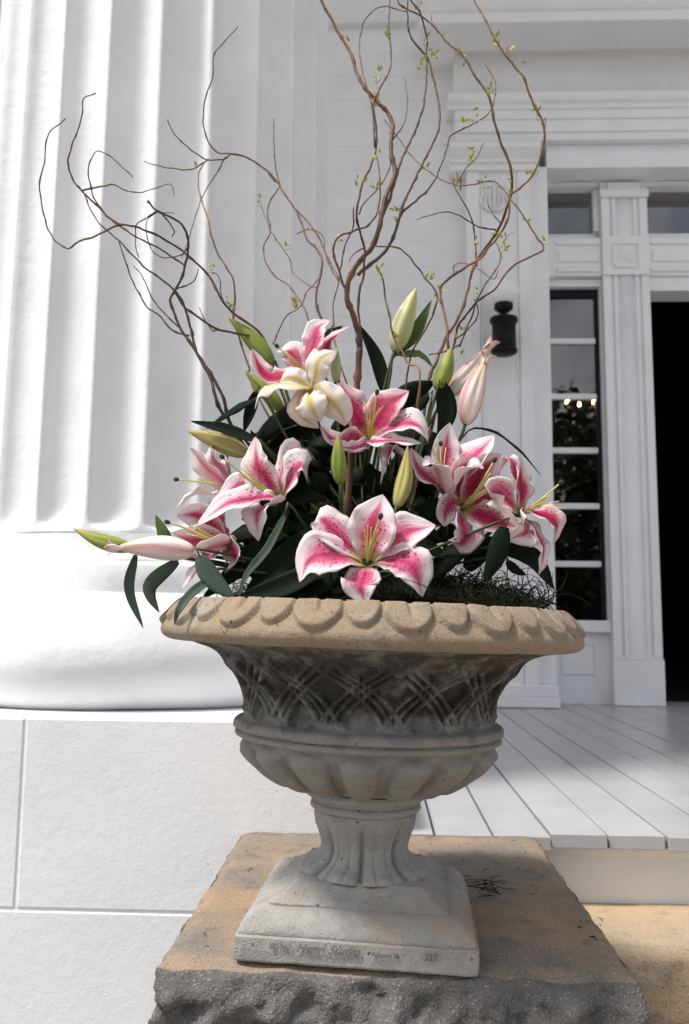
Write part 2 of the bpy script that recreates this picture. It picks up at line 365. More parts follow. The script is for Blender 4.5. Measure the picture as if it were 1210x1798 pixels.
prism_x('moulding', [(edgeY+.022, FZ-PT-.003), (edgeY+.047, FZ-PT-.003), (edgeY+.047, FZ-PT-.03), (edgeY+.038, FZ-PT-.026), (edgeY+.028, FZ-PT-.016)], sx1+.004, 4.2, M['white'], fas)
# ---- stone steps to the right of the block
def rough_block(name, x0, x1, y0, y1, z0, z1, mats, fine, amp, parent=None, top_amp=.003, seed=0, edge=.02):
    """closed stone block, rough-hewn front and sides, fairly flat top; material 0 top, 1 faces"""
    nx, ny, nzv = [max(2, int(d/fine)) for d in (x1-x0, y1-y0, z1-z0)]
    V = []; F = []; MI = []; idx = {}
    def vert(i, j, k):
        if (i, j, k) in idx: return idx[(i, j, k)]
        p = Vector((x0+(x1-x0)*i/nx, y0+(y1-y0)*j/ny, z0+(z1-z0)*k/nzv)); q = p+Vector((seed*3.1, 0, 0))
        d = Vector((0, 0, 0)); dep = z1-p.z; m_ = min(1, dep/.035)
        nzv_ = noise.fractal(q*17, .8, 2.1, 5)*1.2+.9*(noise.ridged_multi_fractal(q*Vector((9, 9, 16)), .8, 2.2, 4, 1, 2)-1)
        if j == 0: d.y -= amp*nzv_*m_*.6+amp*m_*.4+noise.noise(q*45)*.004
        if i == 0: d.x -= amp*.5*nzv_*m_*.5+noise.noise(q*45)*.003
        if i == nx: d.x += amp*.5*nzv_*m_*.5+noise.noise(q*45)*.003
        if k == nzv:
            d.z += noise.fractal(q*6, 1, 2, 4)*top_amp
            near = min((p.y-y0), (p.x-x0), (x1-p.x)); d.z -= max(0, edge-near)*.35*(1+noise.noise(q*30))
        V.append(p+d); idx[(i, j, k)] = len(V)-1; return len(V)-1
    def quad(a, b, c, d, m_): F.append((vert(*a), vert(*b), vert(*c), vert(*d))); MI.append(m_)
    for i in range(nx):
        for j in range(ny):
            quad((i, j, nzv), (i+1, j, nzv), (i+1, j+1, nzv), (i, j+1, nzv), 0); quad((i, j, 0), (i, j+1, 0), (i+1, j+1, 0), (i+1, j, 0), 1)
    for i in range(nx):
        for k in range(nzv):
            quad((i, 0, k), (i+1, 0, k), (i+1, 0, k+1), (i, 0, k+1), 1); quad((i, ny, k), (i, ny, k+1), (i+1, ny, k+1), (i+1, ny, k), 1)
    for j in range(ny):
        for k in range(nzv):
            quad((0, j, k), (0, j, k+1), (0, j+1, k+1), (0, j+1, k), 1); quad((nx, j, k), (nx, j+1, k), (nx, j+1, k+1), (nx, j, k+1), 1)
    return mk(name, V, F, mats, parent, True, None, MI)
stepY = atz(1160, 1658, stepTopZ).y
TH = FZ-stepTopZ
nst = 0; z = stepTopZ; y = stepY; stairs = None
while z > .05:
    y1_ = edgeY+.044 if nst == 0 else y+.36+.05
    s_ = rough_block('stone_step', sx1+.006, 3.4, y, y1_, max(z-TH-.02, -.1), z, [M['step'], M['step']], .03 if nst == 0 else .12, .006, top_amp=.002, seed=nst+4, edge=.012)
    tag(s_, ['tan granite step directly under the porch fascia', 'second granite step below the porch', 'third granite step below the porch', 'fourth granite step below the porch', 'fifth granite step below the porch', 'sixth granite step below the porch', 'lowest granite step'][nst], 'step', 'granite entrance steps')
    nst += 1; z -= TH; y -= .36
# ---- stone block carrying the urn
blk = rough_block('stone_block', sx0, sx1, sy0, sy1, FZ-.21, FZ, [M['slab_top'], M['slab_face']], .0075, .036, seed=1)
tag(blk, 'rough hewn granite block with tan flat top, under the urn', 'stone block')
blk2 = rough_block('stone_block', sx0+.02, sx1-.01, sy0+.04, sy1, -.05, FZ-.214, [M['slab_face'], M['slab_face']], .04, .02, seed=2)
tag(blk2, 'larger grey granite block underneath the urn block', 'stone block')
# ---- pedestal and column
pedY = sy1+.001; PH = .72
cyc = pedY+PH
cxc = PX(268, 950, cyc)
pedTop = PZ(200, 1262, pedY)
ped = box('pedestal', cxc-PH+.0025, cxc+PH-.0025, pedY+.0025, pedY+2*PH, -.05, pedTop-.012, M['stucco']); tag(ped, 'white stucco pedestal scored into blocks beside the stone block', 'pedestal')
jz = PZ(170, 1600, pedY); jx = PX(36, 1420, pedY); jx2 = PX(381, 1420, pedY); G = .0022
def sblock(x0, x1, z0, z1, y0=pedY, y1=pedY+.2): box('stucco_block', x0+G, x1-G, y0, y1, z0+G, z1-(G if z1 < pedTop-.001 else 0), M['stucco'], None, .004).parent = ped
zs = [-.06, jz-.42, jz, pedTop-.001]
for r_, (a0, a1) in enumerate(zip(zs[:-1], zs[1:])):
    xs = [cxc-PH, jx, cxc+PH] if r_ == 2 else ([cxc-PH, jx+.62, cxc+PH] if r_ == 1 else [cxc-PH, jx, cxc+PH])
    for b0, b1 in zip(xs[:-1], xs[1:]): sblock(b0, b1, a0, a1)
    sblock(cxc+PH-.2, cxc+PH+.0, a0, a1, pedY+.2+2*G, pedY+2*PH)
box('cap_slab', cxc-PH+.003, cxc+PH-.003, pedY+.003, pedY+2*PH-.003, pedTop-.02, pedTop+.004, M['stucco'], None, .006).parent = ped
colm = empty('fluted_column', (cxc, cyc, pedTop), 'huge white fluted column on a moulded round base', 'column')
RS = .548
rel = CAMZ-pedTop
zf = PZ(150, 930, cyc-RS)-pedTop              # bottom of the flutes
z15 = PZ(150, 1040, cyc-RS)-pedTop; z99 = PZ(150, 985, cyc-RS)-pedTop
prof = [(.50, .0), (RS+.045, .004), (RS+.085, .03), (RS+.112, .085), (RS+.118, .13), (RS+.108, .18), (RS+.075, z15-.028), (RS+.045, z15-.006), (RS+.030, z15)]
prof = resample(prof, 40).tolist()+[(RS+.030, z15+.002), (RS+.030, z99-.012), (RS+.026, z99-.004), (RS+.018, z99)]+resample([(RS+.018, z99+.001), (RS+.008, z99+.016), (RS+.002, z99+.04), (RS, zf-.004)], 8).tolist()
def torus_d(th, s, r, z): return np.array([noise.fractal(Vector((math.cos(a)*2.2, math.sin(a)*2.2, z*7)), 1, 2, 4)*.0035 for a in th])
v, f = lathe(prof, 160, torus_d); mk('base', v, f, M['column'], colm)
NF = 24; NS = NF*18; th = np.arange(NS)*2*math.pi/NS
ph0 = 0.0
# put an arris line where the photograph has one
aim = at(268, 450, cyc-RS*.97); ang = math.atan2(aim.y-cyc, aim.x-cxc)
u_ = ((th-ang)/(2*math.pi)*NF) % 1.0
fil = .07
q = np.clip((u_-fil)/(1-2*fil), 0, 1); fl = np.where((u_ > fil) & (u_ < 1-fil), np.sqrt(np.maximum(0, 1-(2*q-1)**2)), 0)
zz = [zf-.004, zf+.0, zf+.006, zf+.014, zf+.024, zf+.04, zf+.06, zf+.09, .7, 1.2, 1.8, 2.4, 3.2, 6.0]
V = []
for z in zz:
    hgt = np.clip((z-zf)/.055, 0, 1); cut = np.clip((z-zf-.018*(1-fl))*60, 0, 1) if z < zf+.1 else 1
    taper = 1-.022*max(0, z-zf)/2.0
    r_ = RS*taper-.040*fl*cut*(hgt**.4 if z < zf+.1 else 1)
    for k in range(NS): V.append((r_[k]*math.cos(th[k]), r_[k]*math.sin(th[k]), z))
I = np.arange(len(zz)-1)[:, None]*NS; K = np.arange(NS)[None]; K2 = (K+1) % NS
F = np.stack([I+K, I+K2, I+NS+K2, I+NS+K], -1).reshape(-1, 4)
sh = mk('shaft', V, F, M['column'], colm)
cap = [(RS*.95, 5.99), (RS*.97, 6.02), (RS*1.1, 6.1), (RS*1.22, 6.18), (RS*1.22, 6.24), (.3, 6.24)]
v, f = lathe(cap, 64); mk('capital', v, f, M['column'], colm)
# ---- porch roof carried by the columns
roof = empty('porch_roof', (0, cyc, pedTop+6.2), 'white porch roof with beam high above the column', 'roof')
rz = pedTop+6.24
box('beam', -7, 7, cyc-RS*1.15, cyc+RS*1.15, rz+.001, rz+.7, M['white'], roof); box('ceiling', -7, 7, cyc+RS*1.15+.001, YS+.3, rz+.35, rz+.45, M['white'], roof); box('roof_deck', -7.2, 7.2, cyc-RS*1.5, YS+.6, rz+.701, rz+.9, M['white'], roof)
# ---- house wall with boards
wall = box('house_wall', -10, PX(838, 900, YS), YS+.02, YS+.16, FZ-.1, 8.2, M['white']); tag(wall, 'white flush boarded house wall behind the column and urn', 'wall')
bh = (PZ(690, 125, YS)-PZ(690, 165, YS))*1.02
wx1 = PX(838, 900, YS); zb = FZ-.05; kk = 0
v, f = boxv(-10, wx1, YS, YS+.03, .0003, bh-.0003, .0008)
bme = bpy.data.meshes.new('siding_board'); bme.from_pydata(v, [], f); bme.materials.append(M['white'])
while zb < 8.0:
    o = ob('siding_board', bme, wall); o.location = (0, random.uniform(-.0012, .0012), zb); zb += bh
bandz = PZ(640, 48, YS)
bd = prism_x('wall_band', [(YS+.01, bandz), (YS-.045, bandz), (YS-.05, bandz+.008), (YS-.05, bandz+.30), (YS-.09, bandz+.33), (YS+.01, bandz+.34)], -10, PX(732, 40, YS), M['white']); tag(bd, 'white horizontal band moulding high on the boarded wall left of the door cornice', 'moulding')
# ---- door surround
ds = empty('door_surround', (PX(880, 1243, YP), YP, FZ), 'white classical door surround with pilasters, panelled transom bar and deep cornice', 'door surround')
W_ = M['white']
pl, pr = PX(822, 600, YP), PX(936, 600, YP); jr = PX(969, 700, YP+.03)
zcap0 = PZ(870, 300, YP); zcap1 = PZ(870, 260, YP)
box('pilaster_core', pl, pr, YP+.014, YS+.15, FZ, zcap0, W_, ds)
fw = PX(850, 600, YP)-pl
box('pilaster_stile', pl-.002, pl+fw*.8, YP, YP+.02, FZ+.1, zcap0-.001, W_, ds, .003); box('pilaster_stile', pr-fw*.8, pr+.002, YP, YP+.02, FZ+.1, zcap0-.001, W_, ds, .003)
box('pilaster_bead', pl+fw*.8+.008, pl+fw*.8+.020, YP+.006, YP+.018, FZ+.12, zcap0-.06, W_, ds, .003); box('pilaster_bead', pr-fw*.8-.020, pr-fw*.8-.008, YP+.006, YP+.018, FZ+.12, zcap0-.06, W_, ds, .003)
box('pilaster_base', pl-.015, jr+.006, YP-.016, YP+.02, FZ+.002, FZ+.06, W_, ds, .004); box('pilaster_base', pl-.008, jr+.002, YP-.008, YP+.02, FZ+.061, FZ+.12, W_, ds, .004)
box('jamb', pr+.001, jr, YP+.035, YG+.1, FZ, PZ(950, 292, YP+.03), W_, ds, .003)
ch = zcap1-zcap0
cp = [(0, 0), (.012, 0), (.012, .25), (.03, .3), (.03, .42), (.05, .55), (.07, .72), (.075, .74), (.075, 1.0)]
prism_x('pilaster_capital', [(YP+.1, zcap0)]+[(YP-a, zcap0+b_*ch) for a, b_ in cp]+[(YP+.1, zcap1)], PX(791, 262, YP-.07), PX(950, 262, YP-.07), W_, ds)
# palmette ornament on the pilaster
oz = PZ(868, 347, YP); ox = PX(868, 347, YP); sc = 1.0/FPX*YP
def relief(pts, r): return tube(catmull([Vector((ox+(x-868)*sc, YP+.003, oz-(y_-347)*sc)) for x, y_ in pts], 9), [1.15*r*(.5+.8*math.sin(math.pi*min(1, .15+i/9))) for i in range(9)], 6)
parts = [relief([(868, 372), (868, 350), (868, 320), (868, 303)], .006)]
for s_ in (-1, 1):
    parts += [relief([(868+s_*3, 374), (868+s_*9, 352), (868+s_*6, 332)], .005), relief([(868+s_*6, 374), (868+s_*17, 356), (868+s_*12, 334)], .005),
              relief([(868+s_*10, 372), (868+s_*25, 355), (868+s_*20, 338), (868+s_*16, 330)], .005), relief([(868, 326), (868+s_*10, 322), (868+s_*20, 326), (868+s_*22, 318), (868+s_*17, 316)], .0035)]
v, f = join(parts); keep(mk('palmette_ornament', v, f, W_), ds)
# entablature
EX1 = 4.4
def ent(name, x_left_px, ypx_bot, ypx_top, out, extra=None):
    z0, z1 = PZ(1000, ypx_bot, YP-out), PZ(1000, ypx_top, YP-out)
    return prism_x(name, [(YP+.2, z0), (YP-out, z0), (YP-out, z1), (YP+.2, z1)], PX(x_left_px, (ypx_bot+ypx_top)/2, YP-out), EX1, W_, ds), z0, z1
ent('architrave', 801, 245.5, 231, .0); ent('architrave', 800, 230.4, 208, .010); ent('architrave', 799, 207.4, 186.5, .020)
za, zb_ = PZ(1000, 186, YP-.05), PZ(1000, 163, YP-.05)
prism_x('architrave_moulding', [(YP+.2, za), (YP-.03, za), (YP-.035, za+.3*(zb_-za)), (YP-.055, za+.45*(zb_-za)), (YP-.065, za+.7*(zb_-za)), (YP-.065, zb_), (YP+.2, zb_)], PX(787, 175, YP-.05), EX1, W_, ds)
ent('frieze', 797, 162.4, 84, .0)
zc0, zc1 = PZ(1000, 86, YP-.03), PZ(1000, 40, YP-.30)
zt = zc1
prism_x('cornice', [(YP+.2, zc0), (YP-.012, zc0), (YP-.018, zc0+.025), (YP-.05, zc0+.035), (YP-.05, zt+.012), (YP-.30, zt+.006), (YP-.30, zt), (YP-.315, zt), (YP-.315, zt+.06), (YP-.33, zt+.066), (YP-.345, zt+.085), (YP-.36, zt+.12), (YP-.36, zt+.15), (YP+.2, zt+.18)], PX(738, 30, YP-.3), EX1, W_, ds)
box('cornice_return', PX(738, 40, YP-.25), PX(797, 60, YP), YP-.25, YS, zc0+.04, zt+.004, W_, ds)
# soffit over the recess, inner frame head, doorway sides
zs0 = PZ(1000, 246, YP)
box('recess_soffit', pr+.002, EX1, YP+.012, YG+.1, zs0+.001, zs0+.05, W_, ds)
zi0 = PZ(1080, 294, YP+.05)
box('frame_head', jr, EX1, YP+.05, YG+.1, zi0, zs0, W_, ds, .003)
zt0, zt1 = PZ(1000, 413, YG), PZ(1000, 339, YG)
box('recess_ceiling', jr, EX1, YM+.03, YG+.1, zt1, zi0-.001, W_, ds)
for a0, a1 in ((975, 1040), (1150, 1260)): box('soffit_panel', PX(a0, 325, YG), PX(a1, 325, YG), YM+.012, YM+.03, zt1+.02, zi0-.02, W_, ds, .003)
# mullion pilaster between side window and door (fluted)
ml, mr = PX(1068, 800, YM), PX(1152, 800, YM); zbb = PZ(1120, 1155, YM); zbar0, zbar1 = PZ(1090, 483, YM), PZ(1090, 415, YM)
def mullion(ml, mr):
    box('mullion_core', ml, mr, YM+.016, YG+.1, FZ, zt1+.02, W_, ds)
    box('mullion_base', ml-.004, mr+.004, YM-.012, YM+.03, FZ+.001, zbb-.012, W_, ds, .003); box('mullion_base', ml-.001, mr+.001, YM-.006, YM+.03, zbb-.011, zbb, W_, ds, .003)
    wq = (mr-ml)
    for z0, z1 in ((zbb+.001, zbar0-.001), (zbar1+.001, PZ(1090, 347, YM))):
        for a0, a1 in ((0, .17), (.235, .30), (.70, .765), (.83, 1)): box('mullion_fillet', ml+wq*a0, ml+wq*a1, YM, YM+.02, z0, z1, W_, ds, .0025)
        n = 10; pts = [(ml+wq*(.33+.34*i/n), YM+.016-.018*math.sin(math.pi*i/n)) for i in range(n+1)]
        V = [(x, y_, z0) for x, y_ in pts]+[(x, y_, z1) for x, y_ in pts]; keep(mk('mullion_reed', V, [(i, i+1, n+2+i, n+1+i) for i in range(n)]+[tuple(range(n+1, 2*n+2))], W_), ds)
    box('rosette_block', ml-.002, mr+.002, YM-.010, YM+.03, zbar0, zbar1, W_, ds, .003)
    cxm, czm, h_ = (ml+mr)/2, (zbar0+zbar1)/2, (zbar1-zbar0)*.30
    fr_ = mk('rosette', *join([boxv(cxm-h_, cxm+h_, YM-.019, YM-.011, czm+s_*h_-.007, czm+s_*h_+.007, .002) for s_ in (-1, 1)]+[boxv(cxm+s_*h_-.007, cxm+s_*h_+.007, YM-.0195, YM-.011, czm-h_+.008, czm+h_-.008, .002) for s_ in (-1, 1)]
              + [([(cxm-h_*.6, YM-.011, czm-h_*.6), (cxm+h_*.6, YM-.011, czm-h_*.6), (cxm+h_*.6, YM-.011, czm+h_*.6), (cxm-h_*.6, YM-.011, czm+h_*.6), (cxm, YM-.03, czm)], [(0, 1, 4), (1, 2, 4), (2, 3, 4), (3, 0, 4)])]), W_, None, False); keep(fr_, ds)
    z2 = PZ(1090, 347, YM); box('mullion_cap', ml-.008, mr+.008, YM-.014, YG, z2+.001, z2+.05, W_, ds, .003); box('mullion_cap', ml+wq*.15, mr-wq*.15, YM-.006, YM+.03, z2+.052, zi0-.02, W_, ds, .003)
mullion(ml, mr)
DW = 1.15
mullion(mr+DW, mr+DW+(mr-ml))
# transom bar panels
def barpanel(x0, x1):
    box('transom_bar', x0, x1, YM+.012, YG+.1, zbar0+.002, zbar1-.002, W_, ds, .003)
    d = (zbar1-zbar0)
    for a0, a1 in ((.10, .20), (.80, .88)): box('bar_moulding', x0+.012, x1-.012, YM+.0, YM+.014, zbar0+d*a0, zbar0+d*a1, W_, ds, .003)
    box('bar_moulding', x0+.02, x1-.02, YM+.003, YM+.014, zbar0+d*.36, zbar0+d*.64, W_, ds, .003)
barpanel(jr+.07, ml-.003); barpanel(mr+.003, mr+DW-.003)
box('bar_end_block', jr+.001, jr+.069, YM+.004, YG+.1, zbar0-.008, zbar1-.001, W_, ds, .003)
# plain wall right of the doorway
box('side_wall', mr+DW+(mr-ml)+.001, EX1, YM+.02, YG+.12, FZ, zs0, W_, ds)
# ---- side window
sw = empty('side_window', (PX(1010, 1100, YG), YG, FZ), 'narrow six pane side window left of the open doorway', 'window')
gx0, gx1 = jr, PX(1050, 800, YG); gz0, gz1 = PZ(1010, 1089, YG), PZ(1010, 524, YG)
zh = zbar0-.003
box('head', gx0, ml-.001, YG-.06, YG+.06, PZ(1010, 503, YG-.06), zh, W_, sw, .002)
box('top_rail', gx0+.001, gx1+.03, YG-.012, YG+.02, gz1, PZ(1010, 503, YG-.06)-.001, M['dark_gap'], sw)
box('stile', gx1, gx1+.022, YG-.012, YG+.02, gz0, gz1-.001, M['dark_gap'], sw)
box('stile', gx1+.0225, ml-.001, YG-.05, YG+.06, gz0-.02, zh-.002, W_, sw, .002)
box('sill', gx0+.002, ml-.001, YG-.075, YG+.05, PZ(1010, 1110, YG-.07), gz0-.0005, W_, sw, .003)
box('lower_panel', gx0+.002, ml-.001, YG-.03, YG+.05, FZ, PZ(1010, 1110, YG-.07)-.001, W_, sw)
px0, px1 = PX(985, 1160, YG), PX(1043, 1160, YG); pz0, pz1 = PZ(1010, 1183, YG), PZ(1010, 1131, YG)
v, f = join([boxv(px0, px1, YG-.038, YG-.031, a, a+.006) for a in (pz0, pz1)]+[boxv(a, a+.006, YG-.0385, YG-.031, pz0+.0065, pz1-.0005) for a in (px0, px1-.006)]); keep(mk('panel_moulding', v, f, W_, None, False), sw)
ybars = [600, 697, 791.5, 889, 990.5]; zbar = [PZ(1010, y_, YG) for y_ in ybars]
for zb2 in zbar: box('glazing_bar', gx0+.001, gx1-.0005, YG-.016, YG+.012, zb2-.017, zb2+.017, W_, sw, .004)
edges = [gz1]+zbar+[gz0]
for a, b_ in zip(edges[:-1], edges[1:]):
    za_, zb2 = a-(.017 if a != gz1 else 0), b_+(.017 if b_ != gz0 else 0)
    o = mk('pane', *boxv(gx0+.001, gx1-.0005, -.0015, .0015, zb2, za_), M['glass'], None, False); o.location = (0, YG+.004, 0); o.parent = sw; o.matrix_parent_inverse = Matrix.Translation(-Vector(sw.location))
# ---- transom windows
def transom(x0, x1, label):
    tw = empty('transom_window', ((x0+x1)/2, YG, zt0), label, 'window')
    box('frame', x0+.001, x1-.001, YG-.015, YG+.02, zt0-.03+.001, zt0, W_, tw, .002)
    box('stile', x1-.03, x1-.001, YG-.05, YG+.05, zt0+.001, zt1-.001, W_, tw, .002)
    mk('pane', *boxv(x0+.001, x1-.031, YG-.001, YG+.003, zt0+.0005, zt1-.001), M['glass'], None, False); keep(bpy.data.objects[-1] if False else col.objects[-1], tw)
transom(jr, ml, 'small transom window above the narrow side window'); transom(mr, mr+DW, 'wide transom window above the open doorway')
# ---- door head, dark hall behind
dh = box('door_head', mr+.001, mr+DW-.001, YM+.03, YG+.1, PZ(1170, 519, YG), zbar0+.001, W_); keep(dh, ds)
hall = mk('hall', *boxv(-2.6, 5.2, YG+.2, YG+7.5, FZ-.01, 5.2), M['dark_interior'], None, False); tag(hall, kind='structure')
bm = bmesh.new(); bm.from_mesh(hall.data)
for f_ in list(bm.faces):
    if f_.normal.y < -.5: bm.faces.remove(f_)
bmesh.ops.reverse_faces(bm, faces=bm.faces); bm.to_mesh(hall.data); bm.free()
bw = box('backing_wall', -10, PX(838, 900, YS), YS+.17, YG+.22, FZ-.1, 8.2, M['dark_interior']); keep(bw, wall)
bw = box('backing_wall', -10, EX1, YP+.21, YG+.22, zs0+.06, 8.2, M['white']); keep(bw, wall)
# ---- chandelier seen through the glass
CY = YG+3.0; cc = at(1020, 700, CY)
ch_ = empty('chandelier', cc, 'chandelier with small warm lit bulbs seen through the side window', 'chandelier')
rr = 27/FPX*CY
v, f = tube([Vector((rr*math.cos(a), rr*math.sin(a), -.06)) for a in np.linspace(0, 2*math.pi, 25)], .008, 6); mk('ring', v, f, M['black_iron'], ch_)
v, f = tube([Vector((0, 0, -.1)), Vector((0, 0, 1.1))], .006, 6); mk('chain', v, f, M['black_iron'], ch_)
v, f = join([tube([Vector((0, 0, -.08)), Vector((rr*.5*math.cos(a), rr*.5*math.sin(a), -.11)), Vector((rr*math.cos(a), rr*math.sin(a), -.05))], .006, 5) for a in np.arange(6)*math.pi/3+.4]); mk('arms', v, f, M['black_iron'], ch_)
for a in np.arange(6)*math.pi/3+.4:
    v, f = lathe([(.001, 0), (.012, .008), (.014, .02), (.009, .035), (.001, .05)], 10, None, rr*math.cos(a), rr*math.sin(a), -.04); mk('bulb', v, f, M['bulb'], ch_)
# ---- wall lamp
LY = YP-.13; lc = at(884, 512, LY); lu = LY/FPX
wl = empty('wall_lamp', (lc.x, LY, lc.z-120*lu), 'black iron wall lamp with white glass globe on the pilaster', 'wall lamp')
def L_(name, prof, mat, n=32): v, f = lathe([(r*lu, z*lu) for r, z in prof], n, None, 0, 0, 120*lu); return mk(name, v, f, mat, wl)
L_('globe', [(.1, 29)]+[(28.5*math.cos(a), 28.5*math.sin(a)) for a in np.linspace(1.5, -1.25, 24)], M['globe'])
L_('neck', [(9, -21), (16, -22), (17, -25), (17, -33), (12, -37), (7, -41), (6, -46), (10, -51)], M['black_iron'])
L_('body', [(1, -50), (20, -50), (25, -51), (25, -58), (21, -60), (21, -108), (24, -109), (24, -114), (18, -118), (1, -120)], M['black_iron'])
v, f = boxv(-.03, .03, .02, .135+.0, 20*lu, 55*lu, .004); mk('bracket', v, f, M['black_iron'], wl, False)

# ================================================================== trees behind the camera (seen in the panes)
def tree(loc, h, label, seed):
    rr = random.Random(seed); e = empty('tree', loc, label, 'tree', 'trees across the drive')
    v, f = tube(catmull([Vector((0, 0, -.1)), Vector((.1, .05, h*.3)), Vector((-.05, .1, h*.75))], 8), [.28*(1-i/9) for i in range(8)], 8)
    P = [(v, f)]
    for k in range(7):
        a = rr.uniform(0, 6.28); z0 = h*rr.uniform(.28, .6); P.append(tube([Vector((0, 0, z0)), Vector((math.cos(a)*h*.15, math.sin(a)*h*.15, z0+h*.1)), Vector((math.cos(a)*h*.28, math.sin(a)*h*.28, z0+h*.16))], [.1, .07, .03], 6))
    v, f = join(P); mk('trunk', v, f, M['dark_bark'], e)
    cl = [(Vector((rr.gauss(0, .2)*h, rr.gauss(0, .2)*h, h*rr.uniform(.12, .9))), h*rr.uniform(.11, .19)) for _ in range(30)]
    V = []; F = []
    for _ in range(8000):
        c, r = rr.choice(cl); d = Vector((rr.gauss(0, 1), rr.gauss(0, 1), rr.gauss(0, 1))).normalized()*r*rr.random()**.4
        p = c+d; a = Vector((rr.gauss(0, 1), rr.gauss(0, 1), rr.gauss(0, 1))).normalized(); b_ = a.orthogonal().normalized(); s = rr.uniform(.12, .24); i = len(V)
        V += [p-a*s, p+b_*s*.5, p+a*s, p-b_*s*.5]; F.append((i, i+1, i+2, i+3))
    mk('crown', V, F, M['leaf_tree'], e, False)
plain('leaf_tree', (.035, .055, .022), .6, .3)
tree((6.5, -17, 0), 8.6, 'leafy tree across the drive reflected in the side window', 1); tree((12, -19, 0), 9.6, 'taller leafy tree at the right of the drive', 2); tree((1.0, -21, 0), 7.4, 'leafy tree farther back across the drive', 3)

# ================================================================== the urn
UY = sy0+.166
ua = atz(647, 1600, FZ)
UXc = PX(637, 1440, UY)
urn = empty('stone_urn', (UXc, UY, FZ), 'weathered cast stone urn with broad carved rim on a square plinth', 'urn')
urn.rotation_euler = (R(-.6), R(1.4), R(-2.6)); urn.scale = (1.025, 1.025, 1)
NT = 34*24
def sm(a, b, x): t_ = np.clip((x-a)/(b-a), 0, 1); return t_*t_*(3-2*t_)
rng_n = np.random.default_rng(3)
def rough_n(th, r, z, s=30, a=.0012): return np.array([noise.fractal(Vector((math.cos(q)*r*s, math.sin(q)*r*s, z*s)), 1, 2, 3) for q in th])*a
# rim with overlapping carved leaves
rp = resample([(.262, .434), (.266, .460), (.272, .482), (.279, .488), (.287, .4865), (.300, .4755), (.311, .463), (.318, .4535), (.3215, .4455), (.3205, .4375), (.3145, .4315), (.305, .4283), (.296, .4272), (.285, .4285), (.27, .433)], 80)
def rim_d(th, s, r, z):
    d = rough_n(th, r, z, 26, .0012)
    if z > .4475 and r > .2785:
        tt = (z-.4475)/(.4865-.4475)        # 0 at the lip, 1 at the top edge
        u = (th/(2*math.pi)*34) % 2.0      # a wide split leaf and a narrow one in turn
        big = u < 1.15
        q = np.where(big, (u-.575)/.575, (u-1.575)/.425)
        low = np.where(big, .06, .20)
        body = (np.abs(q) < .97) & (tt > low+(.62)*np.abs(q)**2.6)
        edge_d = np.minimum((tt-(low+.62*np.abs(q)**2.6))*.9, (.97-np.abs(q))*.9)
        h = np.where(body, .0084*np.clip(edge_d/.07, 0, 1)**.5, 0)
        split = np.where(big, np.exp(-((q-.08-.15*(1-tt))/.10)**2)*sm(.35, .75, np.full_like(q, tt)), 0)
        h = h-.006*split*body
        d = d+h*sm(1.0, .93, np.full_like(q, tt))
    return d
v, f = lathe(rp, NT, rim_d, flip=True); mk('rim', v, f, M['urn_rim'], urn)
# bowl with interlaced arches
bp = resample([(.302, .4285), (.278, .4255), (.249, .4165), (.222, .4025), (.202, .385), (.189, .363), (.183, .338), (.185, .320), (.197, .311)], 130)
def bowl_d(th, s, r, z):
    d = rough_n(th, r, z, 26, .0014)
    tt = np.clip((z-.320)/(.416-.320), 0, 1)
    if z > .315:
        u = th/(2*math.pi)*14
        hh = np.zeros_like(th)
        for sg in (-1, 1):
            sft = .5*(tt/.60)**1.5+.04
            q = ((u-sg*sft) % 1.0); q = np.minimum(q, 1-q)
            band = np.clip((.24-q)/.04, 0, 1); band = band*band*(3-2*band)
            hh = np.maximum(hh, band*(1-.8*np.exp(-((q-.075)/.035)**2)))
        d = d+.0115*hh*sm(1.0, .80, np.full_like(th, tt))
    return d
v, f = lathe(bp, 16*80, bowl_d, flip=True); mk('bowl', v, f, M['urn_bowl'], urn)
gp = resample([(.197, .312), (.204, .309), (.2065, .303), (.205, .2975), (.1995, .2955)], 14).tolist()+resample([(.199, .2945), (.2035, .291), (.2025, .286), (.196, .283)], 10).tolist()+resample([(.191, .2825), (.1855, .271), (.171, .255), (.148, .2375), (.123, .2235), (.102, .2135), (.092, .2085), (.088, .205)], 48).tolist()
def gad_d(th, s, r, z):
    d = rough_n(th, r, z, 26, .0012)
    if z < .281:
        u = (th/(2*math.pi)*16+.5) % 1.0; q = (u-.5)*2; tt = (.281-z)/(.281-.207)
        w_ = .80-.08*tt
        e = 1-np.clip(np.abs(q)/w_, 0, 1)**3; topr = sm(0, .14, np.full_like(q, tt)-.10*np.abs(q)**2)
        d = d+.0150*np.sqrt(np.maximum(e, 0))*topr*sm(1.0, .72, np.full_like(q, tt))
    return d
v, f = lathe(gp, 16*40, gad_d, flip=True); mk('gadrooned_bowl', v, f, M['urn_bowl'], urn)
np_ = resample([(.092, .2065), (.093, .200), (.088, .195), (.081, .192), (.0805, .188)], 12).tolist()+resample([(.083, .187), (.0845, .181), (.081, .1765), (.0755, .174)], 10).tolist()
v, f = lathe(np_, 160, lambda th, s, r, z: rough_n(th, r, z, 26, .001), flip=True); mk('neck_ring', v, f, M['urn_foot'], urn)
sp_ = resample([(.0775, .1745), (.0775, .166), (.0745, .158), (.0685, .146), (.0625, .130), (.0615, .118), (.066, .106), (.078, .096), (.090, .0895), (.092, .086)], 50)
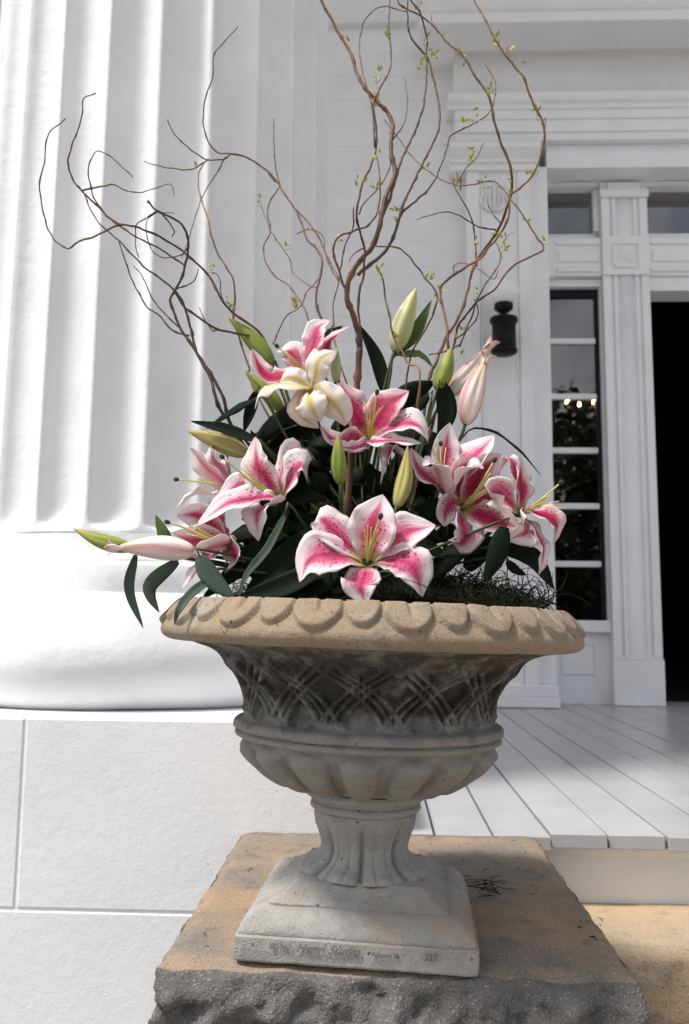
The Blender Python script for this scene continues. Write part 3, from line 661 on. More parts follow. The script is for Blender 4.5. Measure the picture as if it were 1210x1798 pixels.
def stem_d(th, s, r, z):
    d = rough_n(th, r, z, 30, .0008); tt = (.168-z)/(.168-.088)
    if 0 < tt:
        u = (th/(2*math.pi)*8) % 1.0; q = (u-.5)*2
        vein = np.abs(np.sin(u*math.pi*3))
        d = d+(.0065*(1-np.abs(q)**3)-.005*np.exp(-(np.abs(q)-1)**2/.012)-.0030*(1-vein)**2*(np.abs(q) < .85))*sm(0, .2, np.full_like(q, tt))*(.45+.9*tt)
    return d
v, f = lathe(sp_, 8*40, stem_d, flip=True); mk('stem', v, f, M['urn_foot'], urn)
# square plinth, swept round four mitred sides
def square_sweep(prof, n=30):
    V = []; F = []; per = 4*n
    for hw, z, rad in prof:
        for s_ in range(4):
            for k in range(n):
                tq = -1+2*k/n; x, y = tq*hw, -hw
                if abs(tq) > 1-rad/hw:      # small rounding of the corner
                    e = (abs(tq)-(1-rad/hw))*hw/rad; y = -hw+.42*rad*e*e; x = math.copysign(hw-rad*(1-e)-.42*rad*e*e*0-.42*rad*e*e*e*.9, tq)
                p = Vector((x, y, 0)); a = s_*math.pi/2; c_, s2 = math.cos(a), math.sin(a)
                q = Vector((p.x*c_-p.y*s2, p.x*s2+p.y*c_, z)); q += Vector((noise.noise(q*40), noise.noise(q*40+Vector((9, 0, 0))), noise.noise(q*40+Vector((0, 9, 0)))))*.0009+Vector((1, 1, 1))*noise.noise(q*160)*.0004
                V.append(q)
    m_ = len(prof)
    for i in range(m_-1):
        for k in range(per): F.append((i*per+k, i*per+(k+1) % per, (i+1)*per+(k+1) % per, (i+1)*per+k))
    F.append(tuple(range((m_-1)*per, m_*per))); F.append(tuple(range(per))[::-1]); return V, F
def flat_p(prof, n): return [(p[0], p[1], r) for p, r in zip(resample(prof, n), np.full(n, .004))]
v, f = square_sweep([(.1605, 0, .005), (.1625, .003, .005), (.163, .016, .005), (.1625, .031, .005), (.1610, .033, .005), (.1590, .0335, .005)])
pb = mk('plinth_base', v, f, M['urn_foot'], urn); 
for p_ in pb.data.polygons: p_.use_smooth = False
v, f = square_sweep(flat_p([(.1585, .0325), (.159, .037), (.155, .046), (.147, .054), (.137, .0595), (.124, .0625)], 14)); mk('plinth_cushion', v, f, M['urn_foot'], urn)
v, f = square_sweep([(.1235, .060, .004), (.1235, .0655, .004), (.121, .0665, .004)]+flat_p([(.119, .0668), (.110, .0715), (.101, .0775), (.094, .0835), (.0905, .0865)], 12)+[(.0900, .0885, .004), (.080, .0890, .004)]); mk('plinth_top', v, f, M['urn_foot'], urn, False)
# raised inscription on the plinth front, shade of carved letters put into its colour
plain('carved_shadow', (.135, .125, .11), .9, .1)
def text_mesh(s_, size, x, z, shear, sx=1.0):
    cu = bpy.data.curves.new('inscription', 'FONT'); cu.body = s_; cu.size = size; cu.shear = shear; cu.extrude = .0003
    to = bpy.data.objects.new('tmp', cu); col.objects.link(to); dg = bpy.context.evaluated_depsgraph_get()
    me = bpy.data.meshes.new_from_object(to.evaluated_get(dg)); bpy.data.objects.remove(to); me.materials.clear(); me.materials.append(M['carved_shadow'])
    me.transform(Matrix.Translation((x, -.1654, z)) @ Matrix.Rotation(R(90), 4, 'X') @ Matrix.Diagonal((sx, 1, 1, 1)))
    o = ob('inscription', me, urn); return o
text_mesh('\u00a91967', .0105, -.112, .0195, 0); text_mesh('Henri Studio', .0155, -.078, .0185, .45, 1.05); text_mesh('Palatine Ill.', .0085, .022, .0185, 0); text_mesh('227', .0125, .090, .0185, 0)

# ================================================================== moss
UT = Vector((UXc+.014, UY, FZ+.483))           # centre of the urn mouth
def moss_h(x, y):
    r = math.hypot(x, y); k = max(0, 1-(r/.275)**2)
    return (.085-.03*max(0, min(1, -y/.15)))*k**.6+.012*noise.noise(Vector((x*14, y*14, 1)))-.026
V = []; F = []; nr, na = 16, 64
for i in range(nr+1):
    for k in range(na):
        r = .272*i/nr; a = 2*math.pi*k/na; x, y = r*math.cos(a), r*math.sin(a); V.append(UT+Vector((x, y, moss_h(x, y)+noise.noise(Vector((x*50, y*50, 0)))*.008)))
for i in range(nr):
    for k in range(na): F.append((i*na+k, i*na+(k+1) % na, (i+1)*na+(k+1) % na, (i+1)*na+k))
mo = mk('moss_bed', V, F, M['moss_bed']); tag(mo, 'dark moss packed into the mouth of the urn', 'moss', None, 'stuff')
P = []; rr = random.Random(5)
for _ in range(1500):
    a = rr.uniform(0, 6.283); r = .272*rr.random()**.5
    if rr.random() < .5: a = rr.uniform(-1.7, .35); r = rr.uniform(.12, .285)     # thicker tangle at the right front
    x, y = r*math.cos(a), r*math.sin(a)
    low = abs(x) < .12 and y < -.06
    p = UT+Vector((x, y, moss_h(x, y)+(rr.uniform(-.006, .0) if low else rr.uniform(-.004, .012))))
    d = Vector((rr.gauss(0, 1), rr.gauss(0, 1), rr.gauss(.2, .7))).normalized(); ax = Vector((rr.gauss(0, 1), rr.gauss(0, 1), rr.gauss(0, 1))).normalized()
    pts = [p.copy()]; L = rr.uniform(.003, .007); cv = rr.uniform(.25, .7)
    for k in range(8): d = (Matrix.Rotation(cv*rr.uniform(.3, 1.3), 3, ax) @ d).normalized(); pts.append(pts[-1]+d*L)
    P.append(tube(pts, [.0009*(1-.08*k) for k in range(9)], 3, False))
for _ in range(130):      # longer lit curls at the right edge and hanging over the rim
    a = rr.uniform(-1.25, .25); r = rr.uniform(.20, .283); x, y = r*math.cos(a), r*math.sin(a); p = UT+Vector((x, y, max(moss_h(x, y), -.0)+rr.uniform(.002, .022)))
    d = Vector((rr.gauss(.4, .7), rr.gauss(0, 1), rr.gauss(.1, .6))).normalized(); ax = Vector((rr.gauss(0, .4), rr.gauss(1, .3), rr.gauss(0, .4))).normalized(); pts = [p]; cv = rr.uniform(.15, .55)*rr.choice((-1, 1)); L = rr.uniform(.004, .008)
    for k in range(12): d = (Matrix.Rotation(cv*rr.uniform(.2, 1.6), 3, ax) @ d).normalized(); pts.append(pts[-1]+d*L)
    P.append(tube(pts, [.0010*(1-.05*k) for k in range(13)], 4, False))
v, f = join(P); keep_ = mk('moss_strands', v, f, M['moss'], mo); tag(keep_, kind='stuff')
# crumbs of moss on the block
P = []
for _ in range(30):
    c0 = atz(rr.gauss(852, 14), rr.gauss(1556, 9), FZ+.003); d = Vector((rr.gauss(0, 1), rr.gauss(0, 1), rr.gauss(0, .5))).normalized(); pts = [c0+Vector((0, 0, rr.uniform(0, .008)))]
    for k in range(7): d = (Matrix.Rotation(rr.uniform(-.9, .9), 3, 'Z') @ d).normalized(); pts.append(pts[-1]+Vector((d.x, d.y, d.z*.2))*.005)
    for q in pts: q.z = max(q.z, FZ+.001)
    P.append(tube(pts, .0007, 3, False))
v, f = join(P); o = mk('moss_tuft', v, f, M['moss']); tag(o, 'small dark moss tuft lying on the stone block beside the plinth', 'moss')
P = []
for _ in range(36):
    px, py = rr.choice([(rr.uniform(880, 960), rr.uniform(1480, 1570)), (rr.uniform(360, 470), rr.uniform(1490, 1680)), (rr.uniform(740, 930), rr.uniform(1470, 1520)), (rr.uniform(1010, 1060), rr.uniform(1610, 1650))])
    c0 = atz(px, py, FZ+.002); a = rr.uniform(0, 6.28); s = rr.uniform(.001, .006); P.append(tube([c0, c0+Vector((math.cos(a)*s, math.sin(a)*s, .0008)), c0+Vector((math.cos(a+.4)*s*1.8, math.sin(a+.4)*s*1.8, 0))], rr.uniform(.0004, .0009), 4))
v, f = join(P); o = mk('moss_crumbs', v, f, M['moss']); tag(o, 'tiny crumbs of moss and chaff scattered on the block top', 'crumbs', None, 'stuff')

# ================================================================== lilies
def blade(spine, A, W, th=.0007, cup=.25, ruf=0.0, seed=0, shape='petal', nu=11, twist=0.0, n=18):
    """two-skinned blade along a spine; returns verts, faces, uv, material index (0 upper skin, 1 under skin)"""
    S_ = catmull(spine, n); rr_ = random.Random(seed); p1, p2, k1 = rr_.uniform(0, 6), rr_.uniform(0, 6), rr_.uniform(2.6, 4.4)
    base = (S_[-1]-S_[0]); S = Vector(A).cross(base)
    if S.length < 1e-5: S = Vector((1, 0, 0))
    S.normalize(); top = []; bot = []; uv = []
    for i, p in enumerate(S_):
        v_ = i/(n-1); T = (S_[min(i+1, n-1)]-S_[max(i-1, 0)]).normalized()
        s1 = (S-T*S.dot(T)).normalized()
        if twist: s1 = Matrix.Rotation(twist*v_, 3, T) @ s1
        Nn = T.cross(s1)
        if shape == 'petal':
            a = min(1, v_/.5); a = a*a*(3-2*a); wv = (.26+.74*a)*(1-max(0, (v_-.5)/.5)**2.4)
        else:
            wv = (math.sin(math.pi*min(1, (v_*.93+.07))**.8))**.85 if v_ < .999 else 0
        wv = max(wv, .015)*W/2
        for j in range(nu):
            u = -1+2*j/(nu-1)
            r_ = ruf*abs(u)**2.5*(math.sin(v_*k1*6.28+p1+(1.2 if u > 0 else 0))*.7+.5*math.sin(v_*11+p2+u))*math.sin(math.pi*min(1, v_*1.05+.02))
            c_ = -cup*wv*(1-abs(u)**1.7)*(1 if shape == 'petal' else 1)
            rib = (.0007 if shape == 'petal' else -.0004)*math.exp(-(u/.12)**2)
            q = p+s1*u*wv*(1-.10*cup)+Nn*(c_+r_+rib-.0)
            top.append(q); bot.append(q-Nn*th); uv.append((j/(nu-1), v_))
    V = top+bot; k = n*nu; F = []; MI = []
    for i in range(n-1):
        for j in range(nu-1):
            a = i*nu+j; F.append((a, a+1, a+nu+1, a+nu)); MI.append(0); F.append((k+a, k+a+nu, k+a+nu+1, k+a+1)); MI.append(1)
        a = i*nu; F.append((a, a+nu, k+a+nu, k+a)); MI.append(0); a = i*nu+nu-1; F.append((a, k+a, k+a+nu, a+nu)); MI.append(0)
    return V, F, uv+uv, MI
def place(name, V, F, mats, parent, uv=None, mi=None, smooth=True):
    inv = Vector(parent.location); o = mk(name, [Vector(q)-inv for q in V], F, mats, parent, smooth, uv, mi); return o
def P3(p, Y): return at(p[0], p[1], Y+(p[2]*.01 if len(p) > 2 else 0))
PPX = lambda Y: Y/FPX
seedc = [0]
def root_pt(i): a = i*2.4; return UT+Vector((.055*math.cos(a), .04*math.sin(a), .03))
def lily(label, Y, A, base, petals, pistil=None, stamens=(), mat='pink_petal', back='petal_back', stem=True, cup=.28):
    c = P3(base, Y); e = empty('lily_flower', c, label, 'lily', 'open lilies in the urn'); A = Vector(A).normalized(); s = PPX(Y)
    for pt in petals:
        pts, W = pt[0], pt[1]; kw = pt[2] if len(pt) > 2 else {}
        seedc[0] += 1; sp = [P3(p, Y) for p in [base]+list(pts)]
        mt = kw.get('mat', mat); bk = kw.get('back', back); aa = Vector(kw.get('A', A)).normalized()
        V, F, uv, mi = blade(sp, aa, W*s*kw.get('ws', 1.5), ruf=kw.get('ruf', .0055), cup=kw.get('cup', cup), seed=seedc[0], twist=kw.get('tw', 0))
        place('petal', V, F, [M[mt], M[bk]], e, uv, mi)
    for st in stamens:
        sp = catmull([P3(p, Y) for p in [base]+list(st)], 10); V, F = tube(sp, [.0016*(1-.06*i) for i in range(10)], 6); place('filament', V, F, M['filament'], e)
    if pistil:
        sp = catmull([P3(p, Y) for p in [base]+list(pistil)], 12); V, F = tube(sp, [.0024-.0001*i for i in range(12)], 7); o = place('pistil', V, F, M['pistil'], e)
        d = (sp[-1]-sp[-2]).normalized(); V, F = tube([sp[-1]-d*.003, sp[-1], sp[-1]+d*.003, sp[-1]+d*.0055], [.0022, .0033, .0035, .0016], 8); o2 = mk('stigma', [Vector(q)-c for q in V], F, M['stigma'], o)
    if stem == 'stub':
        V, F = tube([c+A*.004, c-A*.008, c-A*.016+Vector((0, 0, -.003))], [.005, .0042, .0032], 8); place('stem', V, F, M['golden_bark'], e)
    elif stem:
        r0 = root_pt(seedc[0]); d = -A; L = (c-r0).length
        sp = catmull([c+A*.004, c+d*.025, c+d*min(.07, L*.4)+Vector((0, .035, -.03)), r0.lerp(c, .35)+Vector((0, .03, -.01)), r0], 16)
        V, F = tube(sp, [.0075, .0060]+[.0036]*14, 8); place('stem', V, F, M['stem_green'], e)
    return e
FR = (0, -1, .25)
CR = {'mat': 'crimson_petal'}
lily('fully open pink lily with white edges at the front above the rim', UY-.235, (0, -1, .55), (645, 988, 3.0), [
    ([(648, 960, 1.0), (656, 915, 0.2), (672, 868, 1.5)], 60, {'cup': .2}),
    ([(615, 955, 2.2), (585, 925, 2.0), (560, 905, 2.6), (545, 925, 4.0)], 48),
    ([(605, 972, 1.0), (565, 968, -.5), (535, 985, 0), (526, 1022, 1.0)], 62),
    ([(640, 1005, .5), (632, 1026, -1.5), (642, 1062, -1.0)], 48),
    ([(685, 978, .6), (720, 985, -1.0), (738, 1012, -1.0), (742, 1048, 0)], 54),
    ([(680, 950, 2.0), (715, 928, 1.8), (765, 922, 3.0)], 54)],
    [(650, 960, 0), (668, 908, -2.5)], [[(642, 955, 0), (640, 930, -2)], [(650, 950, 0), (652, 926, -2.4)], [(655, 950, 0), (664, 930, -2)], [(645, 950, .5), (646, 922, -1.5)], [(658, 955, 0), (672, 934, -1.6)]])
lily('pink lily facing left with long drooping petal and recurved tips', UY-.10, (-.65, -.75, .25), (494, 880, 3.0), [
    ([(470, 850, 1), (445, 815, 1), (448, 767, 2.4)], 48),
    ([(492, 840, 1.5), (505, 800, 1.5), (528, 782, 1.5), (553, 806, 2.8)], 42),
    ([(500, 850, 0), (515, 818, -1.6), (535, 815, -2), (541, 846, -1.2)], 50, {'back': 'petal_back'}),
    ([(480, 868, -1), (450, 868, -2.5), (395, 880, -3.2), (344, 924, -2.5)], 40),
    ([(478, 880, -1.5), (450, 890, -3), (446, 915, -3), (454, 950, -2)], 46),
    ([(460, 862, 2), (420, 848, 2), (380, 876, 2.6)], 38)],
    [(455, 855, -1), (425, 832, -3), (391, 803, -4)], [[(455, 850, 0), (424, 822, -2)], [(455, 852, 0), (430, 815, -2)], [(458, 850, 0), (435, 830, -3)], [(455, 855, 0), (418, 832, -3)]])
lily('pale pink lily turned away to the left behind the spotted one', UY-.02, (-.85, -.3, .3), (418, 868, 1.5), [
    ([(395, 840, 1), (365, 805, 1), (372, 775, 2)], 50), ([(390, 850, 0), (355, 822, -.5), (334, 786, 1)], 40),
    ([(390, 862, -1), (340, 862, -1.5), (308, 892, -1)], 38), ([(395, 872, -.5), (360, 895, -1), (345, 915, 0)], 40), ([(405, 850, 2), (390, 815, 2.5), (405, 790, 3)], 40), ([(395, 880, 0), (385, 915, 0), (392, 940, .5)], 34)],
    [(375, 850, -1), (311, 842, -2.5)], [[(380, 852, 0), (345, 846, -1)], [(380, 852, 0), (350, 838, -1)]], mat='pale_petal')
lily('pink lily low on the left facing sideways over the rim', UY-.12, (-.85, -.45, .15), (404, 958, 1.5), [
    ([(375, 930, 1.5), (345, 908, 1.5), (310, 905, 2)], 42), ([(388, 930, 2), (378, 905, 2.4), (388, 885, 3)], 44, {'mat': 'crimson_petal'}),
    ([(375, 948, .5), (335, 950, .5), (302, 935, 1)], 42), ([(400, 962, -1), (408, 980, -2), (394, 1006, -1.5)], 42),
    ([(380, 965, -1), (350, 985, -1.5), (318, 1036, -1)], 38), ([(385, 952, -2), (360, 960, -3), (340, 972, -3)], 30)],
    [(365, 945, -1), (325, 927, -2), (295, 917, -2.5)], [[(365, 940, 0), (330, 928, -1)], [(368, 938, 0), (335, 922, -1)], [(368, 945, 0), (328, 938, -1.5)], [(368, 948, 0), (338, 940, -2)]])
lily('white tipped pink lily at the top left with upswept petals', UY-.01, (-.35, -.55, .75), (536, 662, 1.5), [
    ([(515, 655, 0), (470, 655, -1), (443, 612, .5)], 36, CR), ([(525, 635, 2), (508, 612, 2.4), (485, 618, 3)], 40), ([(540, 630, .5), (548, 598, 0), (556, 572, .5), (580, 562, 1.5)], 36, {'tw': .5}),
    ([(560, 625, 1.5), (580, 592, 1.5), (615, 572, 2.4)], 30, CR), ([(545, 640, 2.5), (565, 615, 3), (575, 590, 3.4)], 32)],
    [(515, 635, -.5), (487, 608, -1)], [[(520, 638, 0), (497, 620, -.6)], [(522, 636, 0), (505, 622, -.8)]])
lily('cream backed lily seen from behind with curling yellow petals', UY-.10, (.25, .9, .2), (548, 684, -1.5), [
    ([(525, 680, -1.8), (492, 680, -1), (462, 690, 0), (448, 718, .8)], 32, {'ws': 1.4, 'A': (0, .6, -.8)}), ([(552, 660, -1.6), (553, 635, -1.2), (552, 612, .5)], 24, {'ws': 1.45}),
    ([(556, 662, -2), (562, 635, -2), (592, 617, -1)], 34, {'ws': 1.4}), ([(560, 680, -2), (580, 700, -2.4), (600, 725, -1.8), (606, 748, -1)], 40, {'ws': 1.45}),
    ([(545, 695, -2.2), (550, 715, -3), (562, 740, -2.2)], 44, {'ws': 1.4}), ([(535, 690, -1), (528, 722, -.6), (560, 752, .5)], 34, {'ws': 1.4}), ([(535, 672, -1), (512, 664, -.5), (492, 672, .6)], 30, {'ws': 1.4})],
    mat='pale_petal', back='cream_petal', stem='stub', cup=.3)
lily('deep pink lily with wide petals just above the central buds', UY-.08, (.1, -.75, .6), (648, 772, 3.0), [
    ([(632, 735, 1.5), (615, 700, 1.5), (598, 670, 2.6)], 44, CR), ([(660, 740, 1.5), (680, 705, 1.2), (718, 686, 2.5)], 48, CR), ([(672, 752, .5), (712, 735, -.8), (742, 746, -.8), (752, 774, .6)], 46),
    ([(630, 768, 0), (600, 775, -1.5), (562, 748, -1)], 40, CR), ([(650, 772, 0), (690, 770, -2.2), (740, 778, -2)], 24), ([(640, 778, -.5), (612, 784, -2), (575, 772, -1.5)], 22)],
    [(655, 735, 0), (662, 690, -1.5)], [[(645, 735, 0), (640, 705, -1)], [(650, 735, 0), (648, 706, -1)], [(658, 735, 0), (674, 712, -1)], [(655, 738, 0), (668, 716, -1)]])
lily('pale trumpet shaped pink lily opening upward right of the centre', UY-.07, (.1, -.45, .9), (786, 872, 1.5), [
    ([(770, 845, 0), (742, 820, -.5), (722, 786, 1)], 44), ([(782, 825, 2), (785, 780, 2.4), (790, 742, 3.2)], 36), ([(800, 835, 1), (825, 798, .8), (868, 764, 2)], 54),
    ([(782, 850, -1.5), (775, 820, -3), (755, 806, -3.4), (742, 818, -3)], 46), ([(795, 850, -1.2), (812, 822, -2.8), (836, 812, -3), (850, 822, -2.2)], 44), ([(720, 805, 1), (690, 782, .5), (676, 805, -.6), (668, 850, -.6)], 34)],
    [(775, 820, 0), (774, 780, 0)], [[(770, 820, 0), (764, 785, 0)], [(780, 820, 0), (783, 786, 0)]])
lily('dark crimson lily facing right with long yellow stamens', UY-.09, (.55, -.8, .15), (812, 892, 2.8), [
    ([(830, 860, 1.5), (852, 828, 1.5), (880, 796, 2.4)], 46, CR), ([(815, 860, 2), (818, 830, 2.4), (835, 806, 3)], 46, CR), ([(845, 900, 0), (880, 912, -.5), (916, 926, .5)], 46, CR), ([(816, 915, -1), (825, 935, -2), (808, 958, -1.5), (788, 948, -1)], 40),
    ([(850, 880, 1), (885, 868, 1.5), (905, 880, 2.5)], 46, CR), ([(800, 880, 1), (785, 900, 1), (780, 925, 1.5)], 32)],
    [(835, 865, -1), (868, 809, -2.5)], [[(840, 868, -1), (880, 842, -2.5)], [(838, 870, -1), (886, 848, -2.6)], [(838, 862, -1), (862, 830, -2.6)], [(842, 872, -1), (878, 854, -2)]])
lily('pink and white lily with rolled back petals at the far right', UY-.10, (.75, -.6, .1), (915, 902, 1.8), [
    ([(922, 865, .8), (920, 838, .6), (917, 810, 1.5)], 40, CR), ([(912, 860, 1.5), (905, 812, 1.5), (890, 800, 2), (876, 830, 2.5)], 28), ([(900, 880, -1), (878, 862, -2.2), (868, 872, -3), (880, 898, -3.2)], 38),
    ([(940, 895, 0), (968, 902, -.4), (984, 925, 0), (972, 956, .8)], 42, CR), ([(925, 912, -1.2), (930, 935, -2.4), (890, 948, -2)], 40), ([(935, 920, 0), (957, 955, -.6), (956, 985, -.4), (946, 1010, .4)], 26)],
    [(945, 882, -1), (984, 848, -2)], [[(940, 888, -1), (968, 868, -2)], [(945, 890, -1), (990, 893, -2.5)], [(945, 888, -1), (982, 880, -2)], [(940, 884, -1), (960, 870, -2)]])
lily('half hidden pink lily deep behind the front bloom on the right', UY+.0, (.1, -.8, .4), (745, 925, 2), [
    ([(725, 905, 1), (710, 885, 1), (708, 865, 2)], 36, CR), ([(765, 908, 1), (785, 892, 1), (800, 890, 2)], 36, CR), ([(745, 940, 0), (740, 960, 0), (750, 975, .5)], 36, CR)], stem=False)
# ---- buds
def bud(label, Y, tip, base, W, mat, stem_mid=None, d0=0, d1=0):
    a, b_ = P3((*base, d0), Y), P3((*tip, d1), Y); ax = b_-a; L = ax.length; T = ax.normalized(); e = empty('lily_bud', a, label, 'lily bud', 'unopened lily buds in the urn')
    s = T.orthogonal().normalized(); q = T.cross(s); V = []; F = []; uv = []; n, m_ = 22, 36; R0 = W*PPX(Y)/2; ph = random.uniform(0, 6)
    bend = s*random.uniform(-.06, .06)*L
    for i in range(n):
        t_ = i/(n-1); r = R0*(math.sin(math.pi*min(1, t_**.80*.95+.05)))**.75*(1.0-.22*t_) if t_ < 1 else R0*.04
        r = max(r, R0*.10*(1-t_)+R0*.03)
        for k in range(m_):
            th_ = 2*math.pi*k/m_; g = 1-.13*math.exp(-((((th_*3/(2*math.pi)) % 1)-.5)/.10)**2)*math.sin(math.pi*t_)-.05*math.cos(6*th_)*math.sin(math.pi*t_)
            V.append(T*L*t_+bend*math.sin(math.pi*t_)+(s*math.cos(th_+ph)+q*math.sin(th_+ph))*r*g); uv.append((k/m_, t_))
    for i in range(n-1):
        for k in range(m_): F.append((i*m_+k, i*m_+(k+1) % m_, (i+1)*m_+(k+1) % m_, (i+1)*m_+k))
    F.append(tuple(range((n-1)*m_, n*m_))); F.append(tuple(range(m_))[::-1])
    mk('closed_petals', V, F, M[mat], e, True, uv)
    if mat == 'white_bud':          # tips of the petals just parting
        for k in range(3):
            an = ph+k*2.09; o_ = s*math.cos(an)+q*math.sin(an); V, F, uv, mi = blade([T*L*.86+o_*R0*.28, T*L*.97+o_*R0*.22, T*L*1.06+o_*R0*.35, T*L*1.09+o_*R0*.75], -o_, R0*.7, seed=k, n=8, nu=5); mk('petal_tip', V, F, M[mat], e, True, uv)
    seedc[0] += 1; r0 = root_pt(seedc[0])
    pts = [a+T*.006, a-T*.018]+([P3(stem_mid, Y)] if stem_mid else [])+[r0.lerp(a-T*.03, .4), r0]
    V, F = tube(catmull(pts, 16), .0028, 7); place('stem', V, F, M['stem_green'], e)
    return e
bud('slender green bud pointing up left among the left branches', UY+.06, (400, 557), (480, 642), 34, 'green_bud')
bud('short green bud beside the cream backed lily', UY+.05, (430, 652), (496, 722), 30, 'green_bud')
bud('yellowish brown bud lying sideways on the left', UY-.02, (329, 757), (436, 798), 38, 'yellow_bud')
bud('green bud standing upright in the dark centre', UY-.13, (594, 760), (598, 852), 30, 'green_bud')
bud('yellow green bud leaning right beside the central bud', UY-.13, (716, 782), (697, 892), 32, 'yellow_bud')
bud('large pale green bud standing tall above the arrangement', UY+.02, (731, 505), (693, 617), 44, 'pale_bud', (684, 665, 0))
bud('green bud with dark leaf below it, right of the tall pale bud', UY+.0, (793, 608), (768, 686), 36, 'green_bud')
bud('plump white and pink bud with parted yellow tips', UY-.02, (853, 632), (817, 745), 46, 'white_bud', (805, 775, 0))
bud('pinkish white bud leaning behind the plump white bud', UY+.03, (861, 604), (786, 694), 40, 'white_bud')
bud('white and pink bud reaching out horizontally over the rim', UY-.12, (200, 962), (342, 968), 46, 'white_bud', (365, 975, 0))
bud('green bud behind the horizontal white bud', UY-.08, (129, 928), (236, 964), 30, 'green_bud', (300, 975, 2))
bud('narrow pale green bud half hidden behind the cream backed lily', UY+.03, (592, 610), (590, 672), 20, 'pale_bud')

# ---- leafy sprigs
def sprig(label, leaves, root=0):
    e = empty('lily_leaf_sprig', UT+Vector((0, 0, .02)), label, 'leaf sprig', 'lily leaf sprigs in the urn'); r0 = root_pt(root)
    for lf in leaves:
        pts, W, mat, d = lf[:4]; A = lf[4] if len(lf) > 4 else (random.uniform(-.4, .4), -1, random.uniform(.1, .8)); Y = UY+d*.01; seedc[0] += 1
        sp = [P3(p, Y) for p in pts]; V, F, uv, mi = blade(sp, A, W*PPX(Y), th=.0006, cup=-.30 if seedc[0] % 2 else .3, ruf=.0012, seed=seedc[0], shape='leaf', nu=7, n=14, twist=random.uniform(-.4, .4)); place('leaf', V, F, M[mat], e, uv)
        a = sp[0]; T = (sp[1]-sp[0]).normalized(); V, F = tube(catmull([a+T*.004, a-T*.012, r0.lerp(a-T*.02, .45)+Vector((0, 0, .0)), r0], 12), .0022, 6); place('stem', V, F, M['stem_green'], e)
    return e
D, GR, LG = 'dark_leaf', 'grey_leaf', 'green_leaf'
sprig('two grey green leaves hanging down under the horizontal white bud', [([(238, 975), (227, 1035), (252, 1104)], 19, GR, -11), ([(312, 985), (268, 1022), (264, 1045), (280, 1076)], 26, GR, -11)], 1)
sprig('thin grey leaf bent over the left side of the rim', [([(385, 1005, 2), (335, 1042, -3), (312, 1075, -5), (306, 1098, -3)], 18, GR, -17)], 2)
sprig('broad grey green leaf at the base of the low left lily', [([(350, 976), (372, 1015), (418, 1058)], 36, GR, -17)], 3)
sprig('long narrow grey leaf arching down to the rim from the spotted lily', [([(503, 900), (468, 965), (432, 1010), (416, 1060)], 17, GR, -20)], 4)
sprig('short upright green leaf behind the horizontal white bud', [([(300, 962), (284, 930), (273, 904)], 22, LG, -8)], 5)
sprig('dark pointed leaves fanned around the yellowish brown bud', [([(448, 772), (395, 752), (334, 739)], 24, D, -4), ([(450, 700), (408, 722), (362, 753)], 17, D, -3), ([(450, 688), (438, 725), (428, 760)], 22, D, -1), ([(440, 780), (465, 800), (492, 822)], 26, D, -3)], 6)
sprig('single dark leaf leaning against the main willow stem', [([(676, 690), (662, 630), (630, 568)], 27, D, 3)], 7)
sprig('dark leaf behind the white tipped top lily', [([(566, 625), (574, 590), (602, 572)], 24, D, 9)], 8)
sprig('green leaf hugging the tall pale bud', [([(698, 618), (728, 585), (758, 526)], 26, LG, 3), ([(702, 622), (738, 622), (762, 646)], 22, LG, 2)], 9)
sprig('broad dark leaf hanging below the right green bud', [([(776, 672), (785, 725), (768, 778)], 38, D, -1), ([(752, 695), (735, 715), (720, 735)], 18, D, 0)], 10)
sprig('thin dark leaf arching high over the right lilies', [([(806, 775, 2), (828, 752, 0), (868, 758, -2), (910, 788, -3), (950, 834, -3)], 11, D, 0, (0, -.4, 1))], 11)
sprig('dark green leaves hanging below the right lilies', [([(886, 925), (872, 975), (850, 1025)], 36, D, -13), ([(880, 962), (935, 978), (974, 1036)], 38, D, -8), ([(890, 985), (905, 1000), (925, 1010)], 18, D, -8)], 12)
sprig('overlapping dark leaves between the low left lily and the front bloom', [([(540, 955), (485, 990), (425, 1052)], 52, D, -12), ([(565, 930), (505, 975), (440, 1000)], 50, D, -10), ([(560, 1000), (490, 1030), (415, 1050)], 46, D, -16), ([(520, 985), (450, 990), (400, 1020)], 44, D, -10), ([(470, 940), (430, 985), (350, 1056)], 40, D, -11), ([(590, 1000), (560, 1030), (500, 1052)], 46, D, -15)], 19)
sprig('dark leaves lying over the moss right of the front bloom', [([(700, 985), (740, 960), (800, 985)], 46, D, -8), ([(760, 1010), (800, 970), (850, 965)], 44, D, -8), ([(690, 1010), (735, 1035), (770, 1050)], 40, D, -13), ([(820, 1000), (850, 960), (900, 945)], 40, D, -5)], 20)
lv = []
rr = random.Random(11)
for k in range(96):
    px, py = rr.uniform(450, 745), rr.uniform(750, 1030); a = rr.uniform(-2.8, -.3)+(1.2 if px < 520 else 0)*rr.random(); L = rr.uniform(70, 130)
    px2 = min(max(px+math.cos(a)*L, 440), 770); py2 = min(py+abs(math.sin(a))*L*rr.choice((-1, .6)), 1050)
    lv.append(([(px, py, 0), ((px+px2)/2+rr.uniform(-14, 14), (py+py2)/2-rr.uniform(5, 18), -1), (px2, py2, rr.uniform(-2, 2))], rr.uniform(30, 52), D, rr.uniform(0, 10)))
